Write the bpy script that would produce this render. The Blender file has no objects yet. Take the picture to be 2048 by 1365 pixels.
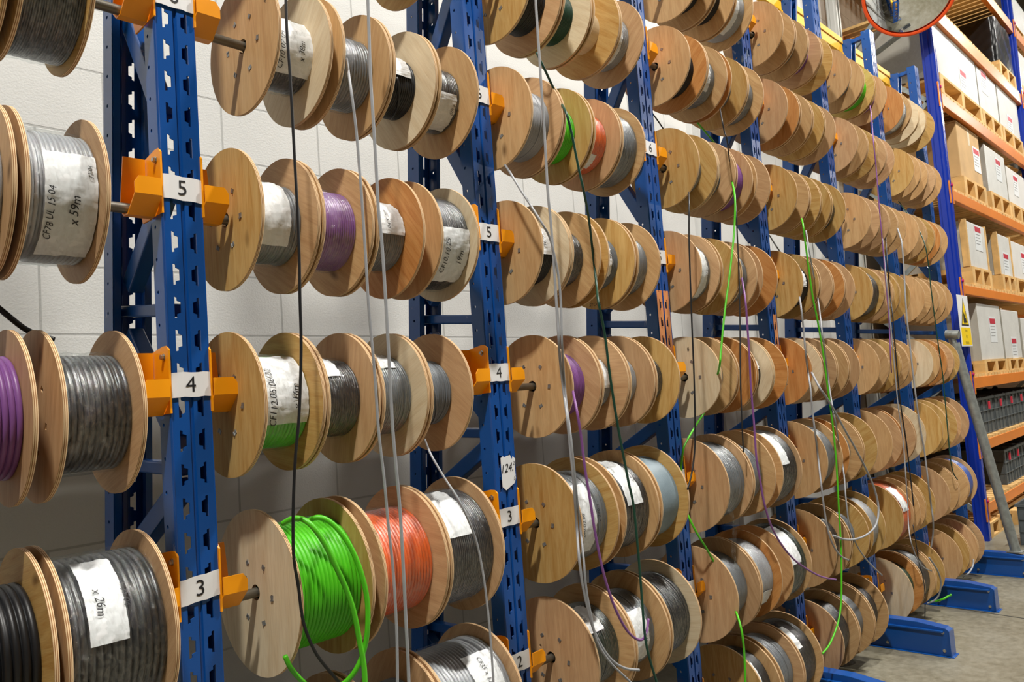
import bpy, math, random
from mathutils import Vector, Matrix
random.seed(7)
PI = math.pi
C = bpy.context.scene.collection
B = 0.9783          # bay pitch of the cable rack
Y0 = 0.0412         # depth of the spool rods
ROWZ = {1: .2603, 2: .6972, 3: 1.1338, 4: 1.5782, 5: 2.0212, 6: 2.4715, 7: 2.9208, 8: 3.348}
CAMP = Vector((-.8364, -1.7293, 1.5475)); LPOW = 900; EXPO = -.85
PW = .090           # upright width
ORD = ['first', 'second', 'third', 'fourth', 'fifth', 'sixth', 'seventh', 'eighth']

def lin(c):
    return tuple(((v/255)/12.92 if v/255 <= .04045 else ((v/255+.055)/1.055)**2.4) for v in c)

# ------------------------------------------------------------------ materials
def newmat(name):
    m = bpy.data.materials.new(name); m.use_nodes = True
    nt = m.node_tree; nt.nodes.clear()
    out = nt.nodes.new('ShaderNodeOutputMaterial')
    return m, nt, out
def N(nt, t, **kw):
    n = nt.nodes.new(t)
    for k, v in kw.items():
        if k.startswith('_'): setattr(n, k[1:], v)
        else: n.inputs[k.replace('__', ' ')].default_value = v
    return n
def bsdf(nt, out, col, rough=.5, metal=0, spec=.5):
    b = nt.nodes.new('ShaderNodeBsdfPrincipled')
    b.inputs['Base Color'].default_value = (*col, 1); b.inputs['Roughness'].default_value = rough
    b.inputs['Metallic'].default_value = metal; b.inputs['Specular IOR Level'].default_value = spec
    nt.links.new(b.outputs[0], out.inputs[0]); return b
def coords(nt, scale=(1, 1, 1), rnd=True):
    tc = nt.nodes.new('ShaderNodeTexCoord'); mp = nt.nodes.new('ShaderNodeMapping')
    mp.inputs['Scale'].default_value = scale
    nt.links.new(tc.outputs['Object'], mp.inputs['Vector'])
    if rnd:
        oi = nt.nodes.new('ShaderNodeObjectInfo')
        mu = nt.nodes.new('ShaderNodeMath'); mu.operation = 'MULTIPLY'; mu.inputs[1].default_value = 37.0
        nt.links.new(oi.outputs['Random'], mu.inputs[0])
        nt.links.new(mu.outputs[0], mp.inputs['Location'])
    return mp.outputs[0]
def ramp(nt, fac, stops):
    r = nt.nodes.new('ShaderNodeValToRGB'); e = r.color_ramp.elements
    while len(e) > len(stops): e.remove(e[-1])
    while len(e) < len(stops): e.new(.5)
    for x, (p, c) in zip(e, stops): x.position = p; x.color = (*c, 1)
    nt.links.new(fac, r.inputs[0]); return r.outputs[0]
def bump(nt, h, b, strength=.3, dist=.01):
    n = nt.nodes.new('ShaderNodeBump'); n.inputs['Strength'].default_value = strength; n.inputs['Distance'].default_value = dist
    nt.links.new(h, n.inputs['Height']); nt.links.new(n.outputs[0], b.inputs['Normal'])
def mixc(nt, f, a, b, mode='MIX'):
    m = nt.nodes.new('ShaderNodeMix'); m.data_type = 'RGBA'; m.blend_type = mode
    for i, v in ((0, f), (6, a), (7, b)):
        if hasattr(v, 'is_linked') or hasattr(v, 'links'): nt.links.new(v, m.inputs[i])
        elif i == 0: m.inputs[0].default_value = v
        else: m.inputs[i].default_value = (*v, 1)
    return m.outputs[2]
def simple(name, rgb, rough=.5, metal=0, spec=.5, var=.0, scale=20):
    m, nt, out = newmat(name); c = lin(rgb); b = bsdf(nt, out, c, rough, metal, spec)
    if var:
        v = coords(nt); n = N(nt, 'ShaderNodeTexNoise', Scale=scale, Detail=4); nt.links.new(v, n.inputs['Vector'])
        o = ramp(nt, n.outputs[0], [(.3, tuple(x*(1-var) for x in c)), (.7, tuple(min(1, x*(1+var)) for x in c))])
        nt.links.new(o, b.inputs['Base Color'])
    return m

def wood(name, base, dark, knots=True):
    m, nt, out = newmat(name); b = bsdf(nt, out, base, .55, 0, .3)
    v = coords(nt, (1, 1, 1)); ms = N(nt, 'ShaderNodeMapping'); ms.inputs['Scale'].default_value = (1, 9, 1.1)
    nt.links.new(v, ms.inputs[0])
    n1 = N(nt, 'ShaderNodeTexNoise', Scale=5.5, Detail=6, Roughness=.6, Distortion=.7); nt.links.new(ms.outputs[0], n1.inputs['Vector'])
    mf = N(nt, 'ShaderNodeMapping'); mf.inputs['Scale'].default_value = (1, 60, 2.5); nt.links.new(v, mf.inputs[0])
    n2 = N(nt, 'ShaderNodeTexNoise', Scale=7, Detail=3); nt.links.new(mf.outputs[0], n2.inputs['Vector'])
    c1 = ramp(nt, n1.outputs[0], [(.28, dark), (.45, tuple((x+y)/2 for x, y in zip(base, dark))), (.62, base)])
    c2 = mixc(nt, .16, c1, ramp(nt, n2.outputs[0], [(.35, tuple(x*.55 for x in dark)), (.6, base)]))
    if knots:
        mk = N(nt, 'ShaderNodeMapping'); mk.inputs['Scale'].default_value = (1, 2.6, 1.3); nt.links.new(v, mk.inputs[0])
        k = N(nt, 'ShaderNodeTexVoronoi', Scale=2.6); nt.links.new(mk.outputs[0], k.inputs['Vector'])
        kf = ramp(nt, k.outputs[0], [(.02, (1, 1, 1)), (.10, (0, 0, 0))])
        c2 = mixc(nt, kf, c2, tuple(x*.45 for x in dark))
    oi = nt.nodes.new('ShaderNodeObjectInfo')
    hv = N(nt, 'ShaderNodeHueSaturation'); nt.links.new(c2, hv.inputs['Color'])
    mr = N(nt, 'ShaderNodeMapRange'); mr.inputs[3].default_value = .86; mr.inputs[4].default_value = 1.1
    nt.links.new(oi.outputs['Random'], mr.inputs[0]); nt.links.new(mr.outputs[0], hv.inputs['Value'])
    nt.links.new(hv.outputs[0], b.inputs['Base Color'])
    bump(nt, n2.outputs[0], b, .06, .002)
    return m
def plyedge():
    m, nt, out = newmat('ply_edge'); b = bsdf(nt, out, lin((214, 180, 138)), .7, 0, .2)
    v = coords(nt, (1, 1, 1), False); w = N(nt, 'ShaderNodeTexWave', Scale=95, Distortion=.6); w.bands_direction = 'X'
    nt.links.new(v, w.inputs['Vector'])
    nt.links.new(ramp(nt, w.outputs[0], [(.25, lin((150, 105, 66))), (.6, lin((226, 196, 154)))]), b.inputs['Base Color'])
    return m
W = {'p': wood('plywood_pink', lin((204, 167, 125)), lin((181, 140, 99))),
     'b': wood('plywood_beige', lin((208, 171, 122)), lin((184, 141, 92))),
     'y': wood('plywood_yellow', lin((206, 171, 108)), lin((180, 132, 62))),
     'o': wood('plywood_orange', lin((208, 150, 88)), lin((180, 112, 52))),
     'l': wood('plywood_pale', lin((230, 214, 182)), lin((212, 188, 150)))}
EDGE = plyedge()

def cablemat(name, rgb, rough=.42):
    m, nt, out = newmat(name); c = lin(rgb); b = bsdf(nt, out, c, rough, 0, .45)
    v = coords(nt); n = N(nt, 'ShaderNodeTexNoise', Scale=14, Detail=3); nt.links.new(v, n.inputs['Vector'])
    nt.links.new(ramp(nt, n.outputs[0], [(.3, tuple(x*.8 for x in c)), (.7, c)]), b.inputs['Base Color'])
    return m
def wrapped(m0):
    """the same cable under tight clear film: a crinkled glossy coat over the turns"""
    m = m0.copy(); m.name = m0.name+'_filmed'; nt = m.node_tree
    b = [n for n in nt.nodes if n.type == 'BSDF_PRINCIPLED'][0]
    b.inputs['Coat Weight'].default_value = 1; b.inputs['Coat Roughness'].default_value = .16; b.inputs['Coat IOR'].default_value = 1.6
    v = coords(nt); ms = N(nt, 'ShaderNodeMapping'); ms.inputs['Scale'].default_value = (1.6, .7, .7); nt.links.new(v, ms.inputs[0])
    n = N(nt, 'ShaderNodeTexNoise', Scale=42, Detail=5, Roughness=.6, Distortion=1.2); nt.links.new(ms.outputs[0], n.inputs['Vector'])
    bn = N(nt, 'ShaderNodeBump'); bn.inputs['Strength'].default_value = .7; bn.inputs['Distance'].default_value = .006
    nt.links.new(n.outputs[0], bn.inputs['Height']); nt.links.new(bn.outputs[0], b.inputs['Coat Normal'])
    return m
CB = {'lg': ('grey', cablemat('cable_light_grey', (160, 163, 168))), 'gy': ('grey', cablemat('cable_grey', (112, 118, 124))),
      'bg': ('blue-grey', cablemat('cable_blue_grey', (138, 156, 166))),
      'dk': ('dark grey', cablemat('cable_dark_grey', (36, 38, 42))), 'bk': ('black', cablemat('cable_black', (26, 27, 30))),
      'gn': ('bright green', cablemat('cable_green', (84, 196, 28))), 'dg': ('dark green', cablemat('cable_dark_green', (20, 68, 52))),
      'dd': ('green-black', cablemat('cable_green_black', (34, 52, 46))),
      'pu': ('purple', cablemat('cable_purple', (134, 84, 150))), 'or': ('orange', cablemat('cable_orange', (240, 106, 38))),
      'bl': ('blue', cablemat('cable_blue', (34, 92, 190))), 'wd': ('no', W['b'])}

WM = {}
def wrapmat(name='clear_film', lo=.02, hi=.30):
    m, nt, out = newmat(name)
    v = coords(nt, (1, 1, 1)); ms = N(nt, 'ShaderNodeMapping'); ms.inputs['Scale'].default_value = (1.0, .45, .45); nt.links.new(v, ms.inputs[0])
    n = N(nt, 'ShaderNodeTexNoise', Scale=75, Detail=7, Roughness=.68, Distortion=1.6); nt.links.new(ms.outputs[0], n.inputs['Vector'])
    v2 = N(nt, 'ShaderNodeTexVoronoi', Scale=26); v2.feature = 'DISTANCE_TO_EDGE'; nt.links.new(ms.outputs[0], v2.inputs['Vector'])
    ad = N(nt, 'ShaderNodeMath'); ad.operation = 'ADD'; nt.links.new(n.outputs[0], ad.inputs[0]); nt.links.new(v2.outputs[0], ad.inputs[1])
    t = N(nt, 'ShaderNodeBsdfTransparent'); t.inputs[0].default_value = (.97, .98, .98, 1)
    gl = N(nt, 'ShaderNodeBsdfGlossy', Roughness=.10); gl.inputs[0].default_value = (.85, .88, .9, 1)
    bn = N(nt, 'ShaderNodeBump'); bn.inputs['Strength'].default_value = .9; bn.inputs['Distance'].default_value = .005
    nt.links.new(ad.outputs[0], bn.inputs['Height']); nt.links.new(bn.outputs[0], gl.inputs['Normal'])
    mx = N(nt, 'ShaderNodeMixShader'); mr = N(nt, 'ShaderNodeMapRange'); mr.inputs[1].default_value = .42; mr.inputs[2].default_value = .72
    mr.inputs[3].default_value = lo; mr.inputs[4].default_value = hi
    nt.links.new(n.outputs[0], mr.inputs[0]); nt.links.new(mr.outputs[0], mx.inputs[0])
    nt.links.new(t.outputs[0], mx.inputs[1]); nt.links.new(gl.outputs[0], mx.inputs[2]); nt.links.new(mx.outputs[0], out.inputs[0])
    return m
FILM = wrapmat(); FILM2 = wrapmat('load_film', .02, .14)
def paintmat(name, rgb, rough=.27, wear=.62, wearcol=(150, 170, 190)):
    m, nt, out = newmat(name); c = lin(rgb); b = bsdf(nt, out, c, rough, 0, .5)
    v = coords(nt); ms = N(nt, 'ShaderNodeMapping'); ms.inputs['Scale'].default_value = (1, 1, .35); nt.links.new(v, ms.inputs[0])
    n = N(nt, 'ShaderNodeTexNoise', Scale=38, Detail=8, Roughness=.75); nt.links.new(ms.outputs[0], n.inputs['Vector'])
    n2 = N(nt, 'ShaderNodeTexNoise', Scale=3, Detail=3); nt.links.new(v, n2.inputs['Vector'])
    mu = N(nt, 'ShaderNodeMath'); mu.operation = 'MULTIPLY'; nt.links.new(n.outputs[0], mu.inputs[0]); nt.links.new(n2.outputs[0], mu.inputs[1])
    f = ramp(nt, mu.outputs[0], [(wear*.62, (0, 0, 0)), (wear*.70, (.8, .8, .8))])
    base = mixc(nt, .35, c, ramp(nt, n2.outputs[0], [(.3, tuple(x*.8 for x in c)), (.7, tuple(min(1, x*1.15) for x in c))]))
    nt.links.new(mixc(nt, f, base, lin(wearcol)), b.inputs['Base Color'])
    bump(nt, n.outputs[0], b, .08, .001)
    return m
BLUE = paintmat('blue_paint', (14, 76, 152)); BLUE2 = paintmat('royal_blue_paint', (12, 48, 160))
AMBER = paintmat('amber_paint', (250, 160, 8), .36, .74, (150, 110, 40)); YELLOW = paintmat('yellow_paint', (248, 186, 6), .5, .8)
ORANGE = paintmat('orange_paint', (222, 128, 42), .4, .72, (150, 90, 50)); SALMON = simple('worn_orange_paint', (226, 150, 96), .5, var=.15)
STEEL = simple('galvanised_steel', (150, 156, 154), .45, .55, var=.2, scale=30); ROD = simple('rod_steel', (112, 108, 98), .42, .6, var=.2)
ZINC = simple('zinc_bolt', (190, 190, 185), .25, .9); CLIP = simple('clip_steel', (150, 150, 148), .4, .6)
PAPER = simple('white_paper', (228, 230, 232), .55); INK = simple('black_ink', (24, 24, 28), .5); PINK = simple('pink_plastic', (200, 20, 90), .4)
RED = simple('red_print', (196, 40, 62), .5); CARD = simple('cardboard', (196, 160, 110), .8, var=.1, scale=6)
WHITEBOX = simple('white_carton', (214, 212, 208), .6, var=.06, scale=5); GREYBOX = simple('grey_board', (176, 170, 158), .7, var=.1, scale=4)
DECK = simple('pine_slats', (214, 172, 108), .7, var=.2, scale=9); CRATE = simple('grey_crate_plastic', (82, 88, 90), .45, var=.12)
BLACKWRAP = simple('black_stretch_wrap', (14, 14, 15), .22, var=.3); DARK = simple('dark_contents', (30, 32, 34), .7)
YSIGN = simple('sign_yellow', (250, 214, 20), .4); RIM = simple('orange_rim', (236, 84, 30), .4); DPLASTIC = simple('dark_underside', (60, 40, 26), .8)
PALEP = simple('pale_grey_paint', (206, 206, 200), .5); RUBBER = simple('black_stopper', (24, 24, 26), .6)

def concretemat():
    m, nt, out = newmat('concrete_floor'); b = bsdf(nt, out, (.3, .3, .28), .38, 0, .4)
    v = coords(nt, rnd=False); n = N(nt, 'ShaderNodeTexNoise', Scale=1.6, Detail=9, Roughness=.62); nt.links.new(v, n.inputs['Vector'])
    n2 = N(nt, 'ShaderNodeTexNoise', Scale=22, Detail=6, Roughness=.7); nt.links.new(v, n2.inputs['Vector'])
    c1 = ramp(nt, n.outputs[0], [(.3, lin((100, 93, 70))), (.5, lin((124, 118, 98))), (.7, lin((144, 141, 126)))])
    c2 = mixc(nt, .4, c1, ramp(nt, n2.outputs[0], [(.35, lin((88, 84, 70))), (.65, lin((148, 144, 130)))]))
    nt.links.new(c2, b.inputs['Base Color'])
    r = N(nt, 'ShaderNodeMapRange'); r.inputs[3].default_value = .28; r.inputs[4].default_value = .6
    nt.links.new(n2.outputs[0], r.inputs[0]); nt.links.new(r.outputs[0], b.inputs['Roughness'])
    bump(nt, n2.outputs[0], b, .06, .003); return m
def blockmat(name, rgb, dark):
    m, nt, out = newmat(name); b = bsdf(nt, out, lin(rgb), .5, 0, .3)
    tc = nt.nodes.new('ShaderNodeTexCoord'); sp = nt.nodes.new('ShaderNodeSeparateXYZ'); cb = nt.nodes.new('ShaderNodeCombineXYZ')
    nt.links.new(tc.outputs['Object'], sp.inputs[0]); nt.links.new(sp.outputs[0], cb.inputs[0]); nt.links.new(sp.outputs[2], cb.inputs[1])
    ad = N(nt, 'ShaderNodeVectorMath'); ad.operation = 'ADD'; ad.inputs[1].default_value = (16.948, 7.4575, 0); nt.links.new(cb.outputs[0], ad.inputs[0])
    br = N(nt, 'ShaderNodeTexBrick', Scale=1.0); br.inputs['Brick Width'].default_value = .44; br.inputs['Row Height'].default_value = .233
    br.inputs['Mortar Size'].default_value = .0048; br.inputs['Mortar Smooth'].default_value = .4; br.inputs['Bias'].default_value = 0
    nt.links.new(ad.outputs[0], br.inputs['Vector'])
    n = N(nt, 'ShaderNodeTexNoise', Scale=130, Detail=4, Roughness=.6); nt.links.new(cb.outputs[0], n.inputs['Vector'])
    n2 = N(nt, 'ShaderNodeTexNoise', Scale=2.2, Detail=5); nt.links.new(cb.outputs[0], n2.inputs['Vector'])
    base = ramp(nt, n2.outputs[0], [(.3, lin(tuple(x*.94 for x in rgb))), (.7, lin(rgb))])
    nt.links.new(mixc(nt, br.outputs['Fac'], base, lin(dark)), b.inputs['Base Color'])
    inv = N(nt, 'ShaderNodeMath'); inv.operation = 'MULTIPLY_ADD'; inv.inputs[1].default_value = -1; nt.links.new(br.outputs['Fac'], inv.inputs[0])
    nt.links.new(n.outputs[0], inv.inputs[2])
    bump(nt, inv.outputs[0], b, .35, .004); return m
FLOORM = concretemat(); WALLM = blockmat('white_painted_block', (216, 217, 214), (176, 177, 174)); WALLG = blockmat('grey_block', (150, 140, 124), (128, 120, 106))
CEILM = simple('ceiling_sheet', (70, 70, 68), .8); WALLD = blockmat('shelved_side_wall', (92, 84, 74), (70, 64, 58)); MIRROR, _nt, _o = newmat('mirror_glass'); bsdf(_nt, _o, (.86, .88, .88), .03, 1)

# ------------------------------------------------------------------ mesh helpers
class MB:
    def __init__(s): s.v = []; s.f = []; s.m = []
    def add(s, vs, fs, mi=0):
        o = len(s.v); s.v += [tuple(v) for v in vs]; s.f += [tuple(i+o for i in f) for f in fs]; s.m += [mi]*len(fs)
    def box(s, x0, x1, y0, y1, z0, z1, mi=0, M=None):
        vs = [Vector((x, y, z)) for x in (x0, x1) for y in (y0, y1) for z in (z0, z1)]
        if M is not None: vs = [M @ v for v in vs]
        s.add(vs, [(0, 1, 3, 2), (4, 6, 7, 5), (0, 4, 5, 1), (2, 3, 7, 6), (0, 2, 6, 4), (1, 5, 7, 3)], mi)
    def tube(s, pts, r, n=10, caps=True, mi=0):
        P = [Vector(p) for p in pts]; rings = []; up = Vector((0, 0, 1)); prev = None
        for i, p in enumerate(P):
            d = (P[min(i+1, len(P)-1)]-P[max(i-1, 0)])
            d = d.normalized() if d.length > 1e-9 else Vector((0, 0, 1))
            if prev is None:
                a = d.cross(up if abs(d.z) < .9 else Vector((1, 0, 0))).normalized()
            else: a = (prev - d*prev.dot(d)).normalized()
            prev = a; b = d.cross(a); rings.append([p+(a*math.cos(2*PI*k/n)+b*math.sin(2*PI*k/n))*r for k in range(n)])
        vs = [q for R_ in rings for q in R_]; fs = []
        for i in range(len(P)-1):
            for k in range(n): fs.append((i*n+k, i*n+(k+1) % n, (i+1)*n+(k+1) % n, (i+1)*n+k))
        if caps: fs += [tuple(range(n))[::-1], tuple((len(P)-1)*n+k for k in range(n))]
        s.add(vs, fs, mi)
    def lathe_x(s, prof, n, mi=0, closed=False, a0=0, a1=2*PI):
        """prof: list of (x, r); turned round the X axis"""
        full = abs(a1-a0-2*PI) < 1e-6; k = n if full else n+1; vs = []; fs = []
        for x, r in prof:
            for j in range(k):
                a = a0+(a1-a0)*j/n; vs.append((x, -r*math.sin(a), r*math.cos(a)))
        m = len(prof)
        for i in range(m if closed else m-1):
            for j in range(n):
                j2 = (j+1) % k; i2 = (i+1) % m
                fs.append((i*k+j, i2*k+j, i2*k+j2, i*k+j2))
        s.add(vs, fs, mi)
    def prism(s, poly, axis, t0, t1, mi=0):
        n = len(poly)
        def pt(a, b, t): return {'x': (t, a, b), 'y': (a, t, b), 'z': (a, b, t)}[axis]
        vs = [pt(a, b, t0) for a, b in poly]+[pt(a, b, t1) for a, b in poly]
        s.add(vs, [tuple(range(n))[::-1], tuple(range(n, 2*n))]+[(i, (i+1) % n, n+(i+1) % n, n+i) for i in range(n)], mi)
    def mesh(s, name, mats, smooth=False):
        me = bpy.data.meshes.new(name); me.from_pydata(s.v, [], s.f)
        for m in (mats if isinstance(mats, (list, tuple)) else [mats]): me.materials.append(m)
        if any(s.m): me.polygons.foreach_set('material_index', s.m)
        if smooth: me.polygons.foreach_set('use_smooth', [True]*len(s.f))
        me.validate(); me.update(); return me
    def obj(s, name, mats, parent=None, smooth=False, loc=None):
        return put(name, s.mesh(name, mats, smooth), parent, loc)
def put(name, me, parent=None, loc=None):
    o = bpy.data.objects.new(name, me); C.objects.link(o)
    if parent: o.parent = parent
    if loc: o.location = loc
    return o
def tag(o, label, cat, group=None):
    o['label'] = label; o['category'] = cat
    if group: o['group'] = group
    return o
def empty(name, loc, label, cat, group=None):
    o = bpy.data.objects.new(name, None); C.objects.link(o); o.location = loc; o.empty_display_size = .05
    return tag(o, label, cat, group)
def struct(o): o['kind'] = 'structure'; return o
def solid(o, t, off=-1):
    m = o.modifiers.new('thickness', 'SOLIDIFY'); m.thickness = t; m.offset = off; return o
def bevel(o, w, seg=2):
    m = o.modifiers.new('edge', 'BEVEL'); m.width = w; m.segments = seg; m.limit_method = 'ANGLE'; return o
def edgesmooth(me, ang=35):
    me.polygons.foreach_set('use_smooth', [True]*len(me.polygons))
    try: me.set_sharp_from_angle(angle=math.radians(ang))
    except Exception: pass
def smoothpts(P, k=6):
    P = [Vector(p) for p in P]
    if len(P) < 3: return P
    Q = [P[0]]
    for i in range(len(P)-1):
        a = P[max(i-1, 0)]; b = P[i]; c = P[i+1]; d = P[min(i+2, len(P)-1)]
        for j in range(1, k+1):
            t = j/k; Q.append(.5*((2*b)+(-a+c)*t+(2*a-5*b+4*c-d)*t*t+(-a+3*b-3*c+d)*t**3))
    return Q
_txt = {}
def textmesh(s, shear=0):
    """flat outline text as (verts, faces, width, height), 1 unit high capitals"""
    if (s, shear) in _txt: return _txt[(s, shear)]
    cu = bpy.data.curves.new('t', 'FONT'); cu.body = s; cu.size = 1; cu.shear = shear; cu.resolution_u = 3
    o = bpy.data.objects.new('t', cu); C.objects.link(o); dg = bpy.context.evaluated_depsgraph_get(); dg.update()
    me = bpy.data.meshes.new_from_object(o.evaluated_get(dg))
    vs = [tuple(v.co) for v in me.vertices]; fs = [tuple(p.vertices) for p in me.polygons]
    bpy.data.objects.remove(o); bpy.data.curves.remove(cu); bpy.data.meshes.remove(me)
    x0 = min(v[0] for v in vs); x1 = max(v[0] for v in vs); y0 = min(v[1] for v in vs); y1 = max(v[1] for v in vs)
    vs = [(v[0]-(x0+x1)/2, v[1]-(y0+y1)/2, 0) for v in vs]
    _txt[(s, shear)] = (vs, fs, x1-x0, y1-y0); return _txt[(s, shear)]
def flat_text(name, s, h, P, ux, uy, parent, mat=INK, shear=0, wscale=1):
    vs, fs, w, hh = textmesh(s, shear); P = Vector(P); ux = Vector(ux); uy = Vector(uy); mb = MB()
    k = h/hh
    mb.add([P+ux*(x*k*wscale)+uy*(y*k) for x, y, _ in vs], fs)
    return mb.obj(name, mat, parent)
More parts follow.
